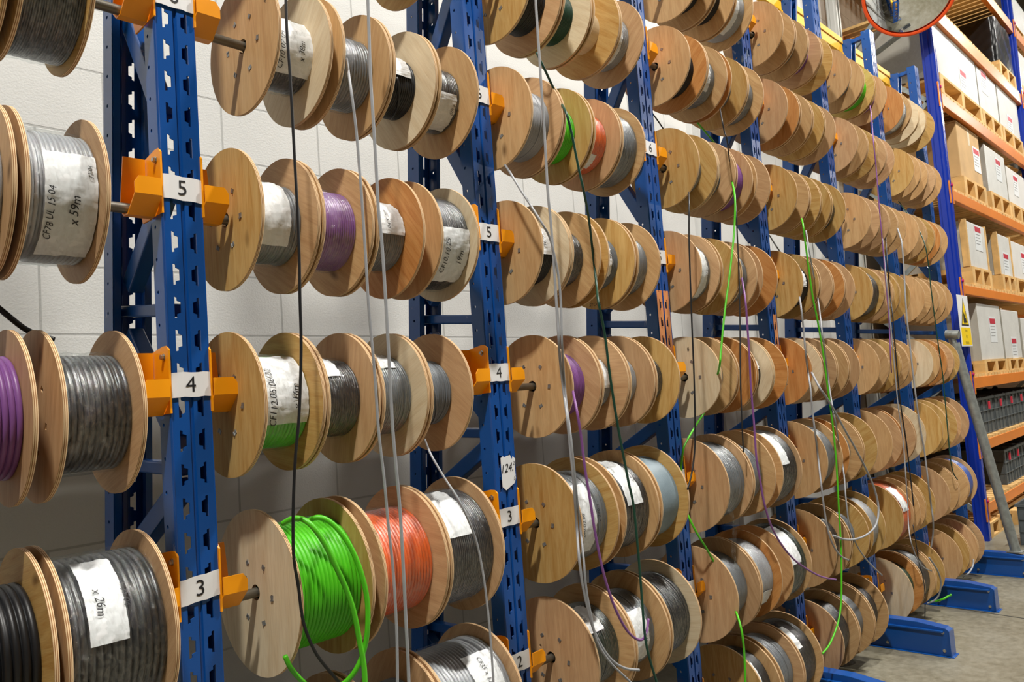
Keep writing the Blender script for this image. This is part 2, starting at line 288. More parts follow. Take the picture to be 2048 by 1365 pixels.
SPOOLS={
(0, 3):[(0.442,0.609,'bk',0.13,'','y','y'),(0.622,0.822,'dk',0.158,'wl','p','p')],
(0, 4):[(0.462,0.594,'pu',0.12,'','p','p'),(0.634,0.786,'dk',0.12,'w','p','p')],
(0, 5):[(0.435,0.572,'lg',0.12,'w','l','p'),(0.584,0.733,'lg',0.133,'wl','p','p')],
(0, 6):[(0.591,0.723,'dk',0.15,'w','y','y')],
(1, 2):[(0.105,0.302,'gy',0.13,'','p','p'),(0.312,0.517,'gy',0.12,'','p','p'),(0.525,0.794,'lg',0.16,'wl','p','p')],
(1, 3):[(0.108,0.311,'gn',0.152,'','l','y'),(0.339,0.548,'or',0.138,'w','p','p'),(0.553,0.755,'dk',0.158,'wl','p','p')],
(1, 4):[(0.059,0.218,'gn',0.112,'wl','y','y'),(0.222,0.377,'dk',0.099,'wl','p','p'),(0.383,0.537,'gy',0.107,'wl','p','l'),(0.542,0.697,'gy',0.093,'','p','p')],
(1, 5):[(0.076,0.232,'gy',0.1,'wl','y','p'),(0.237,0.391,'pu',0.104,'w','b','b'),(0.399,0.56,'gy',0.094,'wl','b','o'),(0.616,0.764,'dk',0.137,'wl','b','l')],
(1, 6):[(0.144,0.297,'dk',0.09,'wl','b','l'),(0.325,0.482,'gy',0.098,'w','b','b'),(0.486,0.643,'dk',0.086,'l','b','l'),(0.649,0.805,'dk',0.096,'wl','b','b')],
(1, 7):[(0.06,0.215,'lg',0.1,'w','p','p'),(0.225,0.38,'lg',0.1,'w','p','b'),(0.39,0.545,'gy',0.1,'w','b','b'),(0.56,0.7,'gy',0.1,'w','y','y')],
(2, 2):[(0.147,0.346,'dd',0.135,'wl','p','b'),(0.352,0.558,'gy',0.133,'wl','b','b'),(0.567,0.768,'dk',0.15,'w','b','l')],
(2, 3):[(0.119,0.319,'gy',0.15,'wl','y','y'),(0.35,0.557,'dk',0.157,'wl','b','b'),(0.569,0.757,'bg',0.152,'','b','y')],
(2, 4):[(0.153,0.308,'pu',0.109,'','b','p'),(0.315,0.468,'gy',0.1,'wl','p','p'),(0.474,0.63,'lg',0.097,'w','p','p'),(0.639,0.803,'dk',0.098,'w','p','y')],
(2, 5):[(0.057,0.204,'dk',0.101,'l','b','l'),(0.209,0.366,'dk',0.1,'w','l','b'),(0.405,0.572,'gy',0.099,'l','y','y'),(0.585,0.736,'gy',0.117,'w','b','b')],
(2, 6):[(0.058,0.217,'lg',0.118,'','b','p'),(0.223,0.377,'gn',0.1,'','p','y'),(0.386,0.546,'or',0.111,'wl','y','p'),(0.552,0.703,'gy',0.139,'w','p','b')],
(2, 7):[(0.1,0.266,'dk',0.103,'','y','p'),(0.274,0.43,'dg',0.093,'','p','l'),(0.439,0.603,'wd',0.08,'','b','y'),(0.606,0.759,'lg',0.106,'wl','y','p')],
(3, 1):[(0.211,0.366,'dk',0.15,'wl','y','b'),(0.385,0.579,'gy',0.15,'w','b','p'),(0.59,0.79,'bk',0.162,'wl','p','b')],
(3, 2):[(0.064,0.263,'gy',0.137,'w','p','p'),(0.271,0.463,'lg',0.155,'wl','p','o'),(0.567,0.769,'dd',0.171,'wl','b','b')],
(3, 3):[(0.074,0.281,'gy',0.16,'w','p','p'),(0.29,0.495,'gy',0.134,'w','b','b'),(0.559,0.763,'bk',0.174,'wl','b','p')],
(3, 4):[(0.133,0.275,'gy',0.108,'w','l','b'),(0.288,0.448,'gy',0.08,'','b','o'),(0.455,0.608,'dk',0.115,'l','o','l'),(0.618,0.762,'gy',0.08,'','l','o')],
(3, 5):[(0.05,0.209,'gy',0.13,'wl','p','p'),(0.226,0.384,'gy',0.09,'','b','y'),(0.393,0.543,'gy',0.129,'w','y','p'),(0.592,0.75,'gy',0.085,'','p','o')],
(3, 6):[(0.111,0.27,'gy',0.097,'w','y','y'),(0.279,0.43,'gy',0.102,'','l','p'),(0.439,0.591,'pu',0.128,'','p','b'),(0.625,0.771,'gy',0.08,'','b','p')],
(3, 7):[(0.114,0.262,'bk',0.11,'','b','o'),(0.266,0.437,'gy',0.114,'wl','p','b'),(0.47,0.632,'gy',0.09,'','o','y'),(0.637,0.795,'gy',0.12,'w','y','b')],
(3, 8):[(0.273,0.417,'bk',0.1,'','b','b'),(0.43,0.589,'bk',0.1,'','b','b'),(0.603,0.773,'lg',0.13,'wl','b','b')],
(4, 1):[(0.051,0.255,'dk',0.148,'wl','p','b'),(0.266,0.465,'gy',0.139,'w','b','b'),(0.476,0.675,'dk',0.14,'wl','b','b')],
(4, 2):[(0.071,0.263,'bk',0.14,'w','b','b'),(0.277,0.521,'gy',0.12,'','y','y'),(0.57,0.767,'lg',0.158,'w','y','y')],
(4, 3):[(0.075,0.273,'gy',0.157,'w','b','b'),(0.356,0.556,'gy',0.13,'wl','o','b'),(0.57,0.77,'bk',0.12,'w','b','y')],
(4, 4):[(0.051,0.191,'gy',0.09,'','o','l'),(0.203,0.365,'gy',0.09,'','p','p'),(0.378,0.529,'dk',0.12,'w','b','b'),(0.543,0.694,'gy',0.09,'','b','p')],
(4, 5):[(0.047,0.251,'bk',0.12,'l','y','y'),(0.267,0.426,'gy',0.09,'','p','p'),(0.437,0.596,'gy',0.09,'','p','o'),(0.606,0.742,'gy',0.09,'','p','p')],
(4, 6):[(0.084,0.235,'gy',0.1,'','y','b'),(0.248,0.382,'gy',0.1,'','b','y'),(0.391,0.522,'gy',0.1,'','y','y'),(0.536,0.728,'bk',0.113,'w','y','y')],
(4, 7):[(0.073,0.224,'gy',0.095,'w','p','o'),(0.237,0.381,'dk',0.09,'w','b','b'),(0.394,0.54,'gy',0.09,'','b','y'),(0.554,0.701,'gy',0.1,'','y','p')],
(4, 8):[(0.117,0.262,'gy',0.095,'','b','b'),(0.274,0.426,'gy',0.1,'','p','b'),(0.435,0.606,'pu',0.1,'','p','p'),(0.62,0.769,'gy',0.1,'','b','y')],
(5, 1):[(0.113,0.309,'dg',0.14,'w','l','o'),(0.324,0.531,'dk',0.165,'w','b','b'),(0.552,0.736,'lg',0.13,'','b','y')],
(5, 2):[(0.076,0.27,'or',0.178,'wl','y','b'),(0.377,0.494,'gy',0.09,'','b','b'),(0.507,0.698,'gy',0.1,'','y','y')],
(5, 3):[(0.03,0.205,'gy',0.09,'','b','p'),(0.236,0.447,'gy',0.09,'','o','p'),(0.461,0.66,'gy',0.09,'','p','l')],
(5, 4):[(0.022,0.184,'gy',0.09,'','b','b'),(0.195,0.39,'bk',0.11,'','b','y'),(0.404,0.546,'gy',0.09,'','y','b'),(0.555,0.699,'gy',0.09,'','b','b')],
(5, 5):[(0.037,0.234,'dk',0.145,'w','y','y'),(0.247,0.392,'gy',0.09,'','b','p'),(0.402,0.515,'gy',0.09,'','y','y'),(0.524,0.723,'gy',0.09,'','y','y')],
(5, 6):[(0.14,0.297,'gy',0.1,'','b','p'),(0.306,0.458,'gy',0.1,'','p','p'),(0.469,0.622,'gy',0.1,'','b','b'),(0.632,0.785,'lg',0.1,'','b','b')],
(5, 7):[(0.055,0.212,'gy',0.1,'','p','b'),(0.225,0.38,'gy',0.1,'wl','b','y'),(0.39,0.542,'gy',0.1,'','y','p'),(0.553,0.698,'pu',0.1,'','p','p')],
(5, 8):[(0.064,0.268,'gy',0.09,'','b','b'),(0.28,0.467,'gn',0.122,'','y','y'),(0.485,0.686,'pu',0.1,'','y','b')],
(6, 1):[(0.148,0.334,'gy',0.1,'','b','y'),(0.35,0.558,'pu',0.13,'','y','b'),(0.571,0.738,'dk',0.15,'wl','b','p')],
(6, 2):[(0.034,0.241,'dk',0.11,'','p','b'),(0.26,0.494,'gy',0.12,'wl','b','b'),(0.514,0.722,'bl',0.17,'w','b','b')],
(6, 3):[(0.03,0.18,'bk',0.13,'w','y','y'),(0.19,0.385,'bk',0.13,'','y','y'),(0.48,0.69,'gy',0.09,'','p','p')],
(6, 4):[(0.064,0.219,'gy',0.09,'','l','b'),(0.236,0.391,'gy',0.09,'','o','o'),(0.403,0.552,'gy',0.09,'','o','p'),(0.565,0.714,'dg',0.13,'wl','p','y')],
(6, 5):[(0.043,0.199,'lg',0.1,'l','b','b'),(0.211,0.362,'gy',0.09,'','b','b'),(0.374,0.532,'gy',0.09,'','b','b'),(0.544,0.704,'gy',0.09,'','b','b')],
(6, 6):[(0.071,0.237,'gy',0.1,'','b','b'),(0.254,0.422,'gy',0.1,'','b','y'),(0.437,0.576,'gy',0.1,'','y','o'),(0.588,0.756,'gy',0.1,'','b','b')],
(6, 7):[(0.118,0.266,'gy',0.1,'','y','b'),(0.278,0.433,'gy',0.1,'','b','b'),(0.444,0.606,'gy',0.12,'wl','p','p'),(0.618,0.77,'gy',0.1,'','p','b')],
(6, 8):[(0.038,0.198,'lg',0.145,'wl','o','b'),(0.209,0.37,'gy',0.1,'','b','l'),(0.382,0.538,'gy',0.1,'','l','l'),(0.55,0.754,'gy',0.1,'','y','y')],
}
CABLES=[
('black cable hanging past the leftmost full bay, its lower end curving under the green spool', 'bk', 0.0035, [(0.141, -0.175, 2.538), (0.138, -0.175, 2.429), (0.14, -0.175, 2.323), (0.14, -0.175, 2.146), (0.139, -0.175, 1.938), (0.134, -0.175, 1.8), (0.13, -0.175, 1.687), (0.116, -0.175, 1.543), (0.102, -0.175, 1.457), (0.091, -0.175, 1.36), (0.085, -0.175, 1.276), (0.094, -0.16, 1.225), (0.107, -0.15, 1.167), (0.115, -0.15, 1.088), (0.143, -0.15, 1.013), (0.195, -0.15, 0.938), (0.223, -0.15, 0.89)]),
('pale grey cable dropping off the second spool of the top left row', 'lg', 0.0036, [(0.363, -0.09, 2.451), (0.338, -0.135, 2.348), (0.346, -0.135, 2.252), (0.349, -0.135, 2.163), (0.351, -0.135, 2.067), (0.352, -0.135, 1.928), (0.352, -0.135, 1.789), (0.356, -0.135, 1.689), (0.358, -0.135, 1.615), (0.359, -0.135, 1.504), (0.362, -0.135, 1.442), (0.367, -0.135, 1.374), (0.371, -0.135, 1.27), (0.377, -0.135, 1.16), (0.378, -0.135, 1.064), (0.375, -0.135, 0.957), (0.367, -0.135, 0.841)]),
('light grey cable hanging in front of the orange spool', 'lg', 0.0042, [(0.375, -0.18, 2.616), (0.371, -0.18, 2.497), (0.367, -0.18, 2.379), (0.367, -0.18, 2.272), (0.367, -0.18, 2.144), (0.366, -0.18, 2.038), (0.37, -0.18, 1.959), (0.371, -0.18, 1.836), (0.37, -0.18, 1.658), (0.368, -0.18, 1.502), (0.371, -0.18, 1.405), (0.375, -0.18, 1.296), (0.374, -0.18, 1.15), (0.372, -0.18, 1.032), (0.371, -0.18, 0.942), (0.368, -0.18, 0.85)]),
('thin grey cable slanting down from a small grey spool to the bottom edge', 'lg', 0.003, [(0.577, -0.05, 1.449), (0.552, -0.1, 1.411), (0.558, -0.14, 1.351), (0.567, -0.185, 1.286), (0.612, -0.185, 1.189), (0.631, -0.185, 1.097), (0.639, -0.185, 1.008), (0.643, -0.185, 0.904), (0.642, -0.185, 0.764)]),
('green cable tail looping over the front of the green spool', 'gn', 0.0062, [(0.105, -0.1, 1.302), (0.116, -0.125, 1.313), (0.13, -0.145, 1.31), (0.143, -0.165, 1.291), (0.164, -0.175, 1.251), (0.186, -0.18, 1.197), (0.209, -0.18, 1.143), (0.226, -0.18, 1.088), (0.238, -0.18, 1.013), (0.245, -0.18, 0.961), (0.244, -0.18, 0.89)]),
('second green cable tail draped over the spool and curling away below', 'gn', 0.0062, [(0.165, -0.1, 1.296), (0.181, -0.12, 1.305), (0.2, -0.135, 1.296), (0.219, -0.15, 1.271), (0.239, -0.165, 1.228), (0.255, -0.175, 1.171), (0.264, -0.18, 1.108), (0.261, -0.18, 1.046), (0.255, -0.17, 0.996), (0.237, -0.16, 0.955), (0.216, -0.14, 0.926), (0.191, -0.12, 0.917)]),
('short green cable end curling beneath the green spool', 'gn', 0.0055, [(0.083, -0.12, 1.022), (0.094, -0.12, 0.995), (0.119, -0.11, 0.963), (0.146, -0.1, 0.935)]),
('long light grey cable hanging from the top of the second full bay', 'lg', 0.0042, [(1.042, -0.18, 2.843), (1.037, -0.18, 2.776), (1.035, -0.18, 2.693), (1.034, -0.18, 2.595), (1.032, -0.18, 2.498), (1.031, -0.18, 2.386), (1.026, -0.18, 2.242), (1.024, -0.18, 2.162), (1.027, -0.18, 2.084), (1.027, -0.18, 1.982), (1.025, -0.18, 1.866), (1.023, -0.18, 1.773), (1.022, -0.18, 1.704), (1.069, -0.14, 1.637), (1.087, -0.13, 1.543), (1.033, -0.18, 1.475), (1.036, -0.18, 1.381), (1.04, -0.18, 1.3), (1.052, -0.17, 1.223), (1.075, -0.15, 1.128), (1.038, -0.18, 1.054), (1.045, -0.18, 0.971), (1.06, -0.18, 0.9), (1.082, -0.18, 0.826), (1.121, -0.18, 0.759), (1.168, -0.18, 0.708), (1.227, -0.18, 0.671), (1.295, -0.18, 0.647)]),
('grey cable slanting off an upper spool beside the long light grey one', 'lg', 0.0036, [(1.012, -0.02, 2.296), (0.989, -0.06, 2.258), (0.982, -0.1, 2.199), (0.975, -0.15, 2.128), (0.979, -0.185, 2.067), (1.01, -0.185, 2.027), (1.028, -0.185, 1.966), (1.039, -0.185, 1.897), (1.039, -0.185, 1.813), (1.03, -0.185, 1.703), (1.082, -0.14, 1.621), (1.083, -0.14, 1.527), (1.037, -0.185, 1.421), (1.041, -0.185, 1.323), (1.063, -0.17, 1.214), (1.092, -0.15, 1.125), (1.053, -0.185, 1.047), (1.054, -0.185, 0.962), (1.066, -0.185, 0.881), (1.086, -0.185, 0.794), (1.137, -0.185, 0.721), (1.199, -0.185, 0.662), (1.255, -0.185, 0.611)]),
('dark green cable weaving down between the spools of the second full bay', 'dg', 0.0042, [(1.118, -0.1, 2.672), (1.142, -0.11, 2.615), (1.192, -0.1, 2.568), (1.221, -0.1, 2.529), (1.14, -0.185, 2.448), (1.159, -0.185, 2.39), (1.175, -0.185, 2.312), (1.186, -0.185, 2.258), (1.201, -0.185, 2.194), (1.276, -0.14, 2.121), (1.336, -0.1, 2.014), (1.315, -0.12, 1.906), (1.23, -0.185, 1.842), (1.243, -0.185, 1.777), (1.253, -0.185, 1.712), (1.258, -0.185, 1.633), (1.266, -0.185, 1.548), (1.282, -0.185, 1.426), (1.302, -0.185, 1.311), (1.317, -0.185, 1.234), (1.332, -0.185, 1.166), (1.336, -0.185, 1.053), (1.337, -0.185, 0.945), (1.335, -0.185, 0.817), (1.337, -0.185, 0.73), (1.353, -0.185, 0.662), (1.383, -0.185, 0.575)]),
('purple cable hanging from the purple spool and hooking up at its lower end', 'pu', 0.0042, [(1.166, -0.1, 1.565), (1.122, -0.14, 1.541), (1.083, -0.18, 1.488), (1.093, -0.18, 1.41), (1.1, -0.18, 1.31), (1.113, -0.18, 1.215), (1.122, -0.18, 1.131), (1.138, -0.18, 1.039), (1.16, -0.18, 0.952), (1.197, -0.18, 0.862), (1.243, -0.18, 0.789), (1.287, -0.18, 0.749), (1.325, -0.18, 0.734), (1.367, -0.17, 0.746), (1.392, -0.165, 0.782)]),
('dark cable hanging straight in front of the third full bay', 'bk', 0.0032, [(1.979, -0.12, 2.318), (1.887, -0.17, 2.244), (1.866, -0.17, 2.123), (1.85, -0.17, 1.985), (1.837, -0.17, 1.862), (1.823, -0.17, 1.715), (1.81, -0.17, 1.574), (1.787, -0.17, 1.399), (1.765, -0.17, 1.294), (1.732, -0.17, 1.22), (1.695, -0.17, 1.167)]),
('short black cable bridging two upper spools behind the third post', 'bk', 0.003, [(2.032, 0.05, 2.711), (2.071, 0.05, 2.686), (2.117, 0.05, 2.653)]),
('bright green cable zigzagging through the third full bay', 'gn', 0.0042, [(2.414, 0.05, 2.746), (2.485, 0.05, 2.713), (2.571, 0.05, 2.669), (2.555, 0, 2.558), (2.363, -0.12, 2.41), (2.263, -0.175, 2.313), (2.237, -0.175, 2.202), (2.207, -0.175, 2.114), (2.145, -0.175, 1.965), (2.087, -0.175, 1.837), (2.025, -0.175, 1.675), (2.007, -0.175, 1.621), (2.085, -0.12, 1.587), (2.15, -0.05, 1.507), (2.128, -0.02, 1.432), (2.042, -0.02, 1.375), (1.967, -0.02, 1.322), (1.93, -0.02, 1.284), (1.932, 0.0, 1.19), (1.931, 0.0, 1.091), (1.896, -0.04, 1.032), (1.921, -0.06, 0.957), (1.985, -0.06, 0.883), (2.061, -0.06, 0.776), (2.067, -0.1, 0.661), (1.991, -0.16, 0.643), (1.959, -0.19, 0.589), (1.961, -0.19, 0.501), (1.947, -0.19, 0.385)]),
('dark grey cable crossing the upper spools of the third full bay', 'dk', 0.003, [(2.312, -0.12, 2.737), (2.213, -0.175, 2.651), (2.225, -0.175, 2.599), (2.241, -0.175, 2.569), (2.396, -0.1, 2.506), (2.412, -0.1, 2.395), (2.263, -0.175, 2.27), (2.251, -0.175, 2.139), (2.236, -0.175, 1.993), (2.2, -0.175, 1.761), (2.165, -0.175, 1.563), (2.141, -0.175, 1.373), (2.16, -0.16, 1.256)]),
('purple cable sweeping down from the third full bay across two rows of spools', 'pu', 0.0042, [(2.398, -0.1, 2.016), (2.33, -0.14, 1.968), (2.261, -0.18, 1.877), (2.256, -0.18, 1.761), (2.252, -0.18, 1.673), (2.237, -0.18, 1.512), (2.234, -0.18, 1.366), (2.227, -0.18, 1.222), (2.241, -0.18, 1.135), (2.257, -0.18, 1.041), (2.3, -0.18, 0.938), (2.379, -0.18, 0.846), (2.483, -0.18, 0.763), (2.616, -0.18, 0.691), (2.755, -0.18, 0.631), (2.902, -0.18, 0.588)]),
('bright green cable hanging through the fourth full bay', 'gn', 0.0042, [(3.065, -0.12, 2.335), (2.931, -0.18, 2.277), (2.935, -0.18, 2.199), (2.948, -0.18, 2.057), (2.959, -0.18, 1.931), (2.992, -0.18, 1.797), (3.018, -0.18, 1.636), (3.031, -0.18, 1.467), (3.044, -0.18, 1.325), (3.046, -0.18, 1.167), (3.037, -0.18, 1.06), (3.016, -0.18, 0.885), (2.998, -0.18, 0.723), (2.971, -0.18, 0.597), (2.931, -0.18, 0.469), (2.868, -0.18, 0.391), (2.765, -0.18, 0.332), (2.676, -0.18, 0.313)]),
('slim grey cable running beside the green one', 'lg', 0.0036, [(3.106, -0.12, 2.278), (2.969, -0.18, 2.195), (2.983, -0.18, 2.104), (3.204, -0.1, 2.023), (3.174, -0.12, 1.892), (3.029, -0.18, 1.778), (3.038, -0.18, 1.692), (3.195, -0.12, 1.57), (3.157, -0.14, 1.443), (3.071, -0.18, 1.36), (3.086, -0.18, 1.295), (3.257, -0.12, 1.159), (3.174, -0.16, 1.043), (3.116, -0.18, 0.926), (3.127, -0.18, 0.801), (3.191, -0.18, 0.697), (3.312, -0.18, 0.593), (3.49, -0.18, 0.485)]),
('pale cable slanting behind the fourth post', 'lg', 0.0036, [(3.158, 0.1, 2.305), (3.185, 0.08, 2.245), (3.225, 0.06, 2.183)]),
('grey cable with a curled end in the fourth full bay', 'lg', 0.0042, [(2.948, -0.12, 1.931), (2.813, -0.18, 1.87), (2.817, -0.18, 1.768), (2.813, -0.18, 1.657), (2.89, -0.15, 1.563), (2.829, -0.18, 1.485), (2.825, -0.18, 1.378), (2.831, -0.18, 1.282), (2.908, -0.15, 1.157), (2.841, -0.18, 1.042), (2.849, -0.18, 0.911), (2.87, -0.18, 0.811), (2.917, -0.18, 0.738), (2.987, -0.18, 0.68), (3.072, -0.18, 0.645)]),
('thick grey cable making a wide loop across the fourth full bay', 'lg', 0.0052, [(2.997, -0.12, 1.567), (2.914, -0.19, 1.483), (3.01, -0.19, 1.411), (3.136, -0.19, 1.293), (3.284, -0.19, 1.156), (3.409, -0.19, 1.028), (3.487, -0.19, 0.922), (3.51, -0.19, 0.823), (3.451, -0.19, 0.752), (3.322, -0.19, 0.726), (3.159, -0.19, 0.73), (3.018, -0.19, 0.755), (2.894, -0.19, 0.794)]),
('purple and grey cable pair hanging in the fifth full bay', 'pu', 0.0034, [(4.34, -0.1, 3.209), (4.218, -0.14, 3.097), (4.094, -0.175, 2.907), (4.093, -0.175, 2.76), (4.075, -0.175, 2.557), (4.067, -0.175, 2.391), (4.057, -0.175, 2.193), (4.045, -0.175, 2.014), (4.033, -0.175, 1.837), (3.991, -0.175, 1.621), (4.058, -0.15, 1.531)]),
('thin grey cable hanging beside the purple one', 'lg', 0.0032, [(4.181, -0.14, 2.336), (4.03, -0.185, 2.091), (4.026, -0.185, 1.941), (4.017, -0.185, 1.748), (4.005, -0.185, 1.493), (4.0, -0.185, 1.314), (4.019, -0.185, 1.213), (4.018, -0.185, 1.075), (3.995, -0.185, 0.874), (4.099, -0.15, 0.787), (4.07, -0.15, 0.648), (3.968, -0.185, 0.583), (4.0, -0.185, 0.521), (4.05, -0.185, 0.456), (4.139, -0.185, 0.395), (4.274, -0.185, 0.345)]),
('black cable hanging between grey ones in the fifth full bay', 'bk', 0.0036, [(4.302, -0.12, 2.361), (4.11, -0.175, 2.167), (4.208, -0.14, 1.996), (4.105, -0.175, 1.874), (4.089, -0.175, 1.684), (4.079, -0.175, 1.543), (4.076, -0.175, 1.397), (4.082, -0.175, 1.281), (4.104, -0.175, 1.131), (4.112, -0.175, 0.939), (4.112, -0.175, 0.751)]),
('thick grey cable curving off a high spool at the right', 'lg', 0.0048, [(4.543, -0.12, 2.45), (4.476, -0.15, 2.389), (4.402, -0.18, 2.312), (4.383, -0.18, 2.139), (4.355, -0.18, 1.966), (4.342, -0.18, 1.843), (4.345, -0.18, 1.683), (4.344, -0.18, 1.482), (4.359, -0.18, 1.274), (4.38, -0.18, 1.139), (4.401, -0.18, 1.031), (4.411, -0.18, 0.837), (4.518, -0.15, 0.696), (4.525, -0.15, 0.603), (4.594, -0.12, 0.498), (4.596, -0.1, 0.418)]),
('dark green cable hanging down the last bay before the pallet racking', 'dg', 0.0036, [(5.208, 0.05, 2.745), (5.142, 0.0, 2.671), (5.103, -0.05, 2.591), (5.02, -0.12, 2.466), (4.924, -0.17, 2.348), (4.946, -0.17, 2.224), (4.942, -0.17, 2.092), (4.948, -0.17, 1.957), (4.956, -0.17, 1.857), (4.97, -0.17, 1.682), (4.991, -0.17, 1.498), (4.981, -0.17, 1.321), (4.97, -0.17, 1.173), (4.96, -0.17, 1.058), (4.955, -0.17, 0.927), (4.989, -0.17, 0.834), (5.063, -0.17, 0.782)]),
('thin dark cable reaching down to the floor from the lowest row', 'dk', 0.0028, [(4.147, -0.15, 0.635), (4.127, -0.16, 0.567), (4.139, -0.16, 0.493), (4.154, -0.16, 0.404), (4.192, -0.16, 0.325), (4.194, -0.16, 0.223), (4.151, -0.16, 0.102)]),
('pale cable loop hanging around the lowest spool row', 'lg', 0.0048, [(4.206, -0.2, 0.438), (4.283, -0.2, 0.382), (4.35, -0.2, 0.321), (4.41, -0.19, 0.246), (4.416, -0.17, 0.174), (4.41, -0.14, 0.136), (4.405, -0.1, 0.115)]),
('short pale cable end pointing down beside the blue base beam at the right', 'lg', 0.005, [(5.266, -0.16, 0.215), (5.238, -0.16, 0.18), (5.167, -0.16, 0.161), (5.089, -0.16, 0.154), (5.14, -0.12, 0.12)]),
('cut green cable end poking out beside a blue base beam', 'gn', 0.0062, [(4.465, -0.1, 0.113), (4.456, -0.14, 0.123), (4.449, -0.18, 0.141), (4.472, -0.2, 0.153), (4.484, -0.22, 0.164)]),
('thick black cable poking out below the labelled spool at the left edge', 'bk', 0.006, [(-0.433, 0.1, 1.856), (-0.404, 0.1, 1.819), (-0.383, 0.1, 1.799), (-0.361, 0.1, 1.778), (-0.339, 0.1, 1.759), (-0.314, 0.1, 1.746), (-0.286, 0.1, 1.737)]),
]
# ------------------------------------------------------------------ the setting
def wall(name, x0, x1, y0, y1, z0, z1, m):
    mb = MB(); mb.box(x0, x1, y0, y1, z0, z1); return struct(mb.obj(name, m))
wall('wall_back', -9, 7.24, 1.15, 1.35, 0, 9.4, WALLM)
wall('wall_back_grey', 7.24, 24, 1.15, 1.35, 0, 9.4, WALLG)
wall('floor', -9, 24, -9, 1.35, -.2, 0, FLOORM)
wall('ceiling', -9, 24, -9, 1.35, 9.4, 9.6, CEILM)
wall('wall_left', -9.2, -9, -9, 1.35, 0, 9.4, WALLD)
wall('wall_right', 24, 24.2, -9, 1.35, 0, 9.4, WALLD)
wall('wall_front', -9, 24, -9.2, -9, 0, 9.4, WALLD)
t = MB(); t.box(4.33, 4.46, 1.09, 1.15, 0, 9.4); struct(t.obj('trim_1', WALLM))
for i, (x, w) in enumerate(((5.05, .05), (5.2, .05), (6.31, .13), (6.6, .04))):
    t = MB(); t.box(x, x+w, 1.15-w*.8, 1.15, 0, 9.4); struct(bevel(t.obj('trim_%d' % (i+2), simple('conduit_%d' % i, (206, 206, 202) if i != 1 else (120, 112, 100), .5)), w*.25))

# ------------------------------------------------------------------ cable rack uprights
PITCH = .0738; ZS0 = .176; ZTOP = 3.885
def rings(kind):
    if kind == 'L': n0, n1, w1 = -.0735, -.0672, -.0585
    else: n0, n1, w1 = -.0315, -.0228, -.0165
    if kind == 'L': return [(-.0235, n0, n0+.002), (-.022, n0, n1), (-.0150, n0, n1), (-.0120, n0, w1), (.0120, n0, w1), (.0150, n0, n1), (.022, n0, n1), (.0235, n0, n0+.002)]
    return [(-.0235, w1-.002, w1), (-.022, n1, w1), (-.0150, n1, w1), (-.0120, n0, w1), (.0120, n0, w1), (.0150, n1, w1), (.022, n1, w1), (.0235, w1-.002, w1)]
def roundhole(c, r): return [(-r, c-r*.4, c+r*.4), (-r*.4, c-r, c+r), (r*.4, c-r, c+r), (r, c-r*.4, c+r*.4)]
def strip(mb, mapf, a, b, prof, z0, z1, first, pitch, mfn=None):
    z = first; rows = [(z0, None)]
    while z < z1-.05:
        if z > z0+.03: rows += [(z+d, (l, r)) for d, l, r in prof]
        z += pitch
    rows.append((z1, None)); l0, r0 = prof[0][1], prof[0][2]; n = len(prof)
    vs = []; fs = []; mi = []
    for z, h in rows:
        l, r = h if h else (l0, r0)
        vs += [mapf(a, z), mapf(l, z), mapf(r, z), mapf(b, z)]
    for i in range(len(rows)-1):
        o = 4*i; zc = (rows[i][0]+rows[i+1][0])/2; k = mfn(a, zc) if mfn else 0
        fs += [(o, o+1, o+5, o+4), (o+2, o+3, o+7, o+6)]; mi += [k, k]
        inside = i >= 1 and (i-1) % n != n-1 and i < len(rows)-1 and rows[i][1] and rows[i+1][1]
        if not inside: fs.append((o+1, o+2, o+6, o+5)); mi.append(k)
    o = len(mb.v); mb.v += vs; mb.f += [tuple(q+o for q in f) for f in fs]; mb.m += mi
def post_mesh(rear=False, patch=None):
    """perforated C-section; front face at y=0 (or rear face when rear)"""
    s = -1 if rear else 1; d = .060 if rear else .054; mb = MB(); zt = ZTOP
    mfn = None
    if patch: mfn = lambda a, z: 1 if (patch[0] < z < patch[1] and a in patch[2]) else 0
    f = lambda u, z: (u, 0, z)
    strip(mb, f, -.088, -.050, rings('L'), .17, zt, ZS0, PITCH, mfn)
    strip(mb, f, -.040, -.002, rings('R'), .17, zt, ZS0, PITCH, mfn)
    q = lambda pts: mb.add([(x, y*s, z) for z in (.17, zt) for x, y in pts], [(i, i+1, len(pts)+i+1, len(pts)+i) for i in range(len(pts)-1)])
    q([(-.050, 0), (-.048, .005), (-.042, .005), (-.040, 0)])
    q([(-.088, 0), (-.090, .004), (-.090, .010)]); q([(0, .010), (0, .004), (-.002, 0)])
    strip(mb, lambda u, z: (-.090, s*u, z), .010, d, roundhole(.036 if not rear else .03, .0042), .17, zt, ZS0+.037, PITCH)
    strip(mb, lambda u, z: (0, s*u, z), .010, d, roundhole(.036 if not rear else .03, .0042), .17, zt, ZS0+.037, PITCH)
    q([(-.090, d), (-.074, d)]); q([(-.016, d), (0, d)])
    return mb
POST = post_mesh().mesh('upright_front', [BLUE]); POSTR = post_mesh(True).mesh('upright_rear', [BLUE])
POSTP = post_mesh(False, (1.64, 1.93, (-.088, -.040))).mesh('upright_front_worn', [BLUE, SALMON])
POSTQ = post_mesh(False, (1.68, 1.86, (-.040,))).mesh('upright_front_patch', [BLUE, SALMON])
def yrear(z): return .522-.087*z
